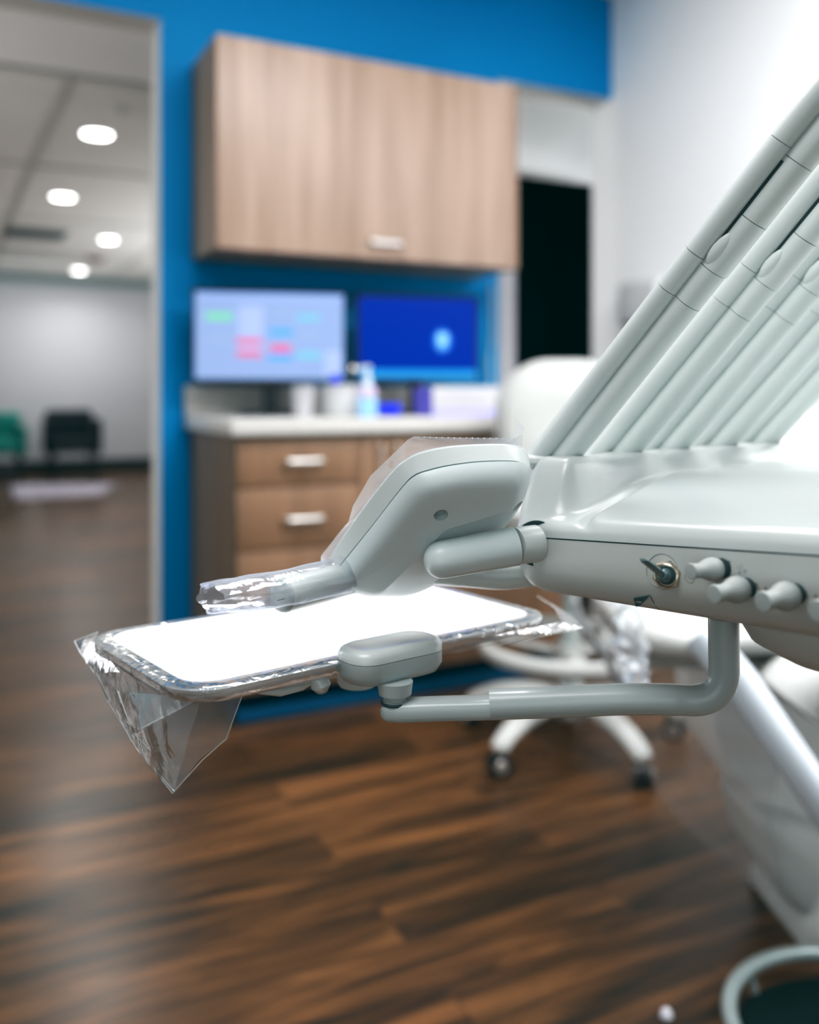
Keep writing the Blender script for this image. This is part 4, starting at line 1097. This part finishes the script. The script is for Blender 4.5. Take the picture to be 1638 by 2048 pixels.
# left pulled corner
sheet(bm, Q([(196, 1264, .750), (190, 1285, .735), (240, 1345, .668)]), Q([(149, 1282, .752), (160, 1305, .738), (188, 1345, .71)]), 12, 6, 0.0012, 60, 2)
# right pulled corner
sheet(bm, Q([(1075, 1196, .875), (1105, 1212, .83), (1122, 1240, .80), (1100, 1255, .79)]), Q([(1100, 1205, .87), (1150, 1236, .82), (1168, 1256, .80), (1166, 1257, .80)]), 12, 8, 0.0010, 60, 4)
# band sagging below the front edge
sheet(bm, Q([(430, 1389, .612), (690, 1338, .672), (880, 1290, .728), (1125, 1243, .802)]), Q([(440, 1396, .612), (690, 1352, .670), (880, 1312, .726), (1166, 1258, .80)]), 60, 5, 0.0012, 70, 6)
for pl in (Q([(192, 1345, .714), (262, 1480, .664), (345, 1587, .624), (405, 1520, .621), (452, 1478, .627), (487, 1384, .627)]), Q([(265, 1466, .635), (408, 1392, .6085)]), Q([(235, 1382, .639), (266, 1466, .635), (300, 1500, .632)]),
           Q([(149, 1282, .752), (160, 1305, .738), (188, 1345, .71), (215, 1400, .718), (275, 1500, .654), (349, 1583, .621)]), Q([(149, 1282, .752), (196, 1264, .750)]), Q([(1075, 1192, .875), (1168, 1256, .80), (1000, 1290, .765)])):
    tube(bm, pl, 0.00035, 6, mi=1)
tag(obj('tray_film_cover', bm, None, mats=[M['film_tray'], M['film_edge']], fixn=False, smooth=60), 'clear plastic sleeve around the tray with a bag hanging at its left corner', 'plastic cover')

# sleeve over the grab handle
bm = nb(); rings = []
ext = [P(421, 1196, 0.600), P(450, 1192, 0.607), P(500, 1185, 0.618), P(560, 1178, 0.634), P(620, 1165, 0.654), P(690, 1150, 0.682)]
sp_ = crom(ext, 6)
for i, p_ in enumerate(sp_):
    t_ = i/(len(sp_)-1)
    dd = (sp_[min(i+1, len(sp_)-1)]-sp_[max(0, i-1)]).normalized(); u1, v1 = frame(dd)
    ring = []
    for k in range(36):
        a = 2*math.pi*k/36
        ru = 0.0165-0.0025*t_; rv = 0.0100+0.0040*t_
        w = noise.noise_vector(Vector((math.cos(a)*1.4, math.sin(a)*1.4, i*0.25)))
        ring.append(p_ + u1*math.cos(a)*ru*(1+0.05*w.x) + v1*math.sin(a)*rv*(1+0.07*w.y) + dd*(0.002*math.sin(a*5) if i == 0 else 0))
    rings.append(ring)
loft(bm, rings, cap0=False, cap1=False)
tag(obj('handle_film_sleeve', bm, M['film_sleeve'], smooth=70), 'clear crinkled plastic sleeve slipped over the grab handle above the tray', 'plastic cover')

# sleeve over the keypad: free edge standing past the rim
bm = nb()
inn = [(662, 1165), (648, 1146), (652, 1125), (688, 1072), (724, 1022), (786, 944), (815, 920), (845, 906), (893, 896), (962, 891), (1023, 892), (1040, 896)]
outr = [(668, 1172), (642, 1140), (641, 1118), (668, 1082), (693, 1050), (703, 1020), (744, 962), (764, 925), (790, 890), (815, 872)]
outr = [(668, 1172), (641, 1136), (642, 1112), (676, 1068), (697, 1044), (706, 1012), (741, 952), (797, 898), (815, 880), (828, 873), (928, 875), (1032, 876)]
A = [onK(x, y, 0.0012) for x, y in inn]; B_ = [onK(x, y, -0.004) for x, y in outr]
rowsA = []
def res(pl, n):
    L = [0]
    for i in range(1, len(pl)): L.append(L[-1]+(pl[i]-pl[i-1]).length)
    return pl
rows = []
for j in range(9):
    t_ = j/8
    row = []
    for k in range(len(A)-1):
        for s_ in range(4):
            u_ = s_/4; a_ = A[k].lerp(A[k+1], u_); b_ = B_[k].lerp(B_[k+1], u_)
            row.append(a_.lerp(b_, t_) + noise.noise_vector(a_*30+Vector((0, t_, 0)))*0.0004*t_)
    row.append(A[-1].lerp(B_[-1], t_)); rows.append(row)
loft(bm, rows, closed=False)
# torn perforated edge and the corner flap
for k in range(17):
    x = 836+k*12
    lathe(bm, onK(x, 873.5+k*0.18, -0.004), N_, [(0, 0.0003), (0.0006, 0.0008), (0.0012, 0.0003)], 8)
sheet(bm, [onK(1000, 892, 0.001), onK(1045, 897, 0.001)], [onK(1031, 876, -0.004), onK(1046, 868, -0.004)], 6, 3, 0.0004, 60, 3)
sheet(bm, [onK(1031, 876, -0.004), onK(1046, 868, -0.004)], [onK(1030, 832, -0.006), onK(1049, 854, -0.005)], 6, 5, 0.0004, 60, 3)
# close wrap over the keypad face (its far side)
loft(bm, [[p_ - N_*0.0012 for p_ in inner2], [cen+(p_-cen)*1.004 - N_*0.0014 for p_ in r0]], cap1=False)
tag(obj('keypad_film_cover', bm, M['film_pad'], fixn=False, smooth=60), 'clear plastic cover with a perforated torn edge wrapped over the keypad', 'plastic cover')

# ================================================================== LIGHT
def area(name, loc, rot, sx, sy, e, col=(1, 1, 1)):
    l = bpy.data.lights.new(name, 'AREA'); l.shape = 'RECTANGLE'; l.size = sx; l.size_y = sy; l.energy = e; l.color = col
    o = bpy.data.objects.new(name, l); o.location = loc; o.rotation_euler = rot; COL.objects.link(o); return o
# ceiling troffers of the treatment room
for x, y in ((0.9, 1.55), (-0.5, 0.3), (1.8, 0.1)):
    t = thing('ceiling_troffer', 'flat white ceiling light panel over the treatment room', 'ceiling light', (x, y, ZR-0.02), 'ceiling light panels')
    bm = nb(); box(bm, (x-0.32, y-0.32, ZR-0.020), (x+0.32, y+0.32, ZR-0.001), 0.003); obj('frame', bm, M['white_pl'], t)
    bm = nb(); box(bm, (x-0.29, y-0.29, ZR-0.024), (x+0.29, y+0.29, ZR-0.0205)); obj('diffuser', bm, M['troffer'], t)
area('room_light_a', (0.9, 1.55, ZR-0.05), (0, 0, 0), 1.1, 0.9, 44)
area('room_light_b', (-0.5, 0.3, ZR-0.05), (0, 0, 0), 1.2, 1.2, 32)
area('room_light_c', (1.8, 0.1, ZR-0.05), (0, 0, 0), 1.0, 1.0, 72)
for x, y in DL:
    l = bpy.data.lights.new('hall_lamp', 'AREA'); l.shape = 'DISK'; l.size = 0.16; l.energy = 14; l.spread = math.radians(150)
    o = bpy.data.objects.new('hall_lamp', l); o.location = (x, y, ZC-0.03); COL.objects.link(o)
area('hall_fill', (3.3, 8.2, 0.9), (math.radians(180), 0, 0), 1.5, 4.0, 125)  # unseen uplight added to brighten the hall ceiling
area('hall_fill_b', (-2.6, 6.0, 1.0), (math.radians(180), math.radians(-35), 0), 1.0, 3.0, 120)  # second added uplight, on the left for jamb and ceiling
area('jamb_fill', (-1.6, 4.6, 1.5), Vector((2.27, -1.3, 0.1)).to_track_quat('-Z', 'Y').to_euler(), 0.8, 1.2, 22)  # added out of view to brighten the left jamb
area('hall_wash', (1.0, 10.9, ZC-0.04), (math.radians(25), 0, 0), 1.6, 0.3, 26)
area('wall_fill', (1.7, 0.9, ZR-0.06), Vector((1.0, -0.1, -0.8)).to_track_quat('-Z', 'Y').to_euler(), 0.4, 1.6, 72)  # extra unseen light added to brighten the right wall
area('passage_fill', (3.3, 3.6, 1.7), (0, math.radians(115), 0), 0.5, 0.3, 5)  # hidden behind the right wall, added to brighten the lintel
# added fill light behind the camera, lifting the undersides
area('end_fill', (-1.6, -1.9, 1.2), (math.radians(80), 0, math.radians(-35)), 2.4, 1.8, 16, (0.95, 0.99, 1.0))

w = bpy.data.worlds.new('surroundings'); scene.world = w; w.use_nodes = True
w.node_tree.nodes['Background'].inputs[0].default_value = (0.62, 0.74, 0.78, 1)
w.node_tree.nodes['Background'].inputs[1].default_value = 0.37

# ================================================================== CAMERA
cam = bpy.data.cameras.new('camera'); co = bpy.data.objects.new('camera', cam); COL.objects.link(co)
co.location = CAM; co.rotation_euler = (math.radians(90), 0, -TH)
cam.sensor_fit = 'HORIZONTAL'; cam.sensor_width = 28.8; cam.lens = 28.8*F/1638.0
cam.shift_x = 0.0; cam.shift_y = -(1024-HY)/1638.0
cam.clip_start = 0.02; cam.clip_end = 100
cam.dof.use_dof = True; cam.dof.focus_distance = 0.640; cam.dof.aperture_fstop = cam.lens/12.0
scene.camera = co
vs = scene.view_settings
vs.view_transform = 'Standard'; vs.exposure = 0.0
vs.use_curve_mapping = True
vs.curve_mapping.black_level = (0.004, -0.006, -0.006)
cv_ = vs.curve_mapping.curves[3]
cv_.points.new(0.10, 0.072); cv_.points.new(0.45, 0.455)
vs.curve_mapping.update()
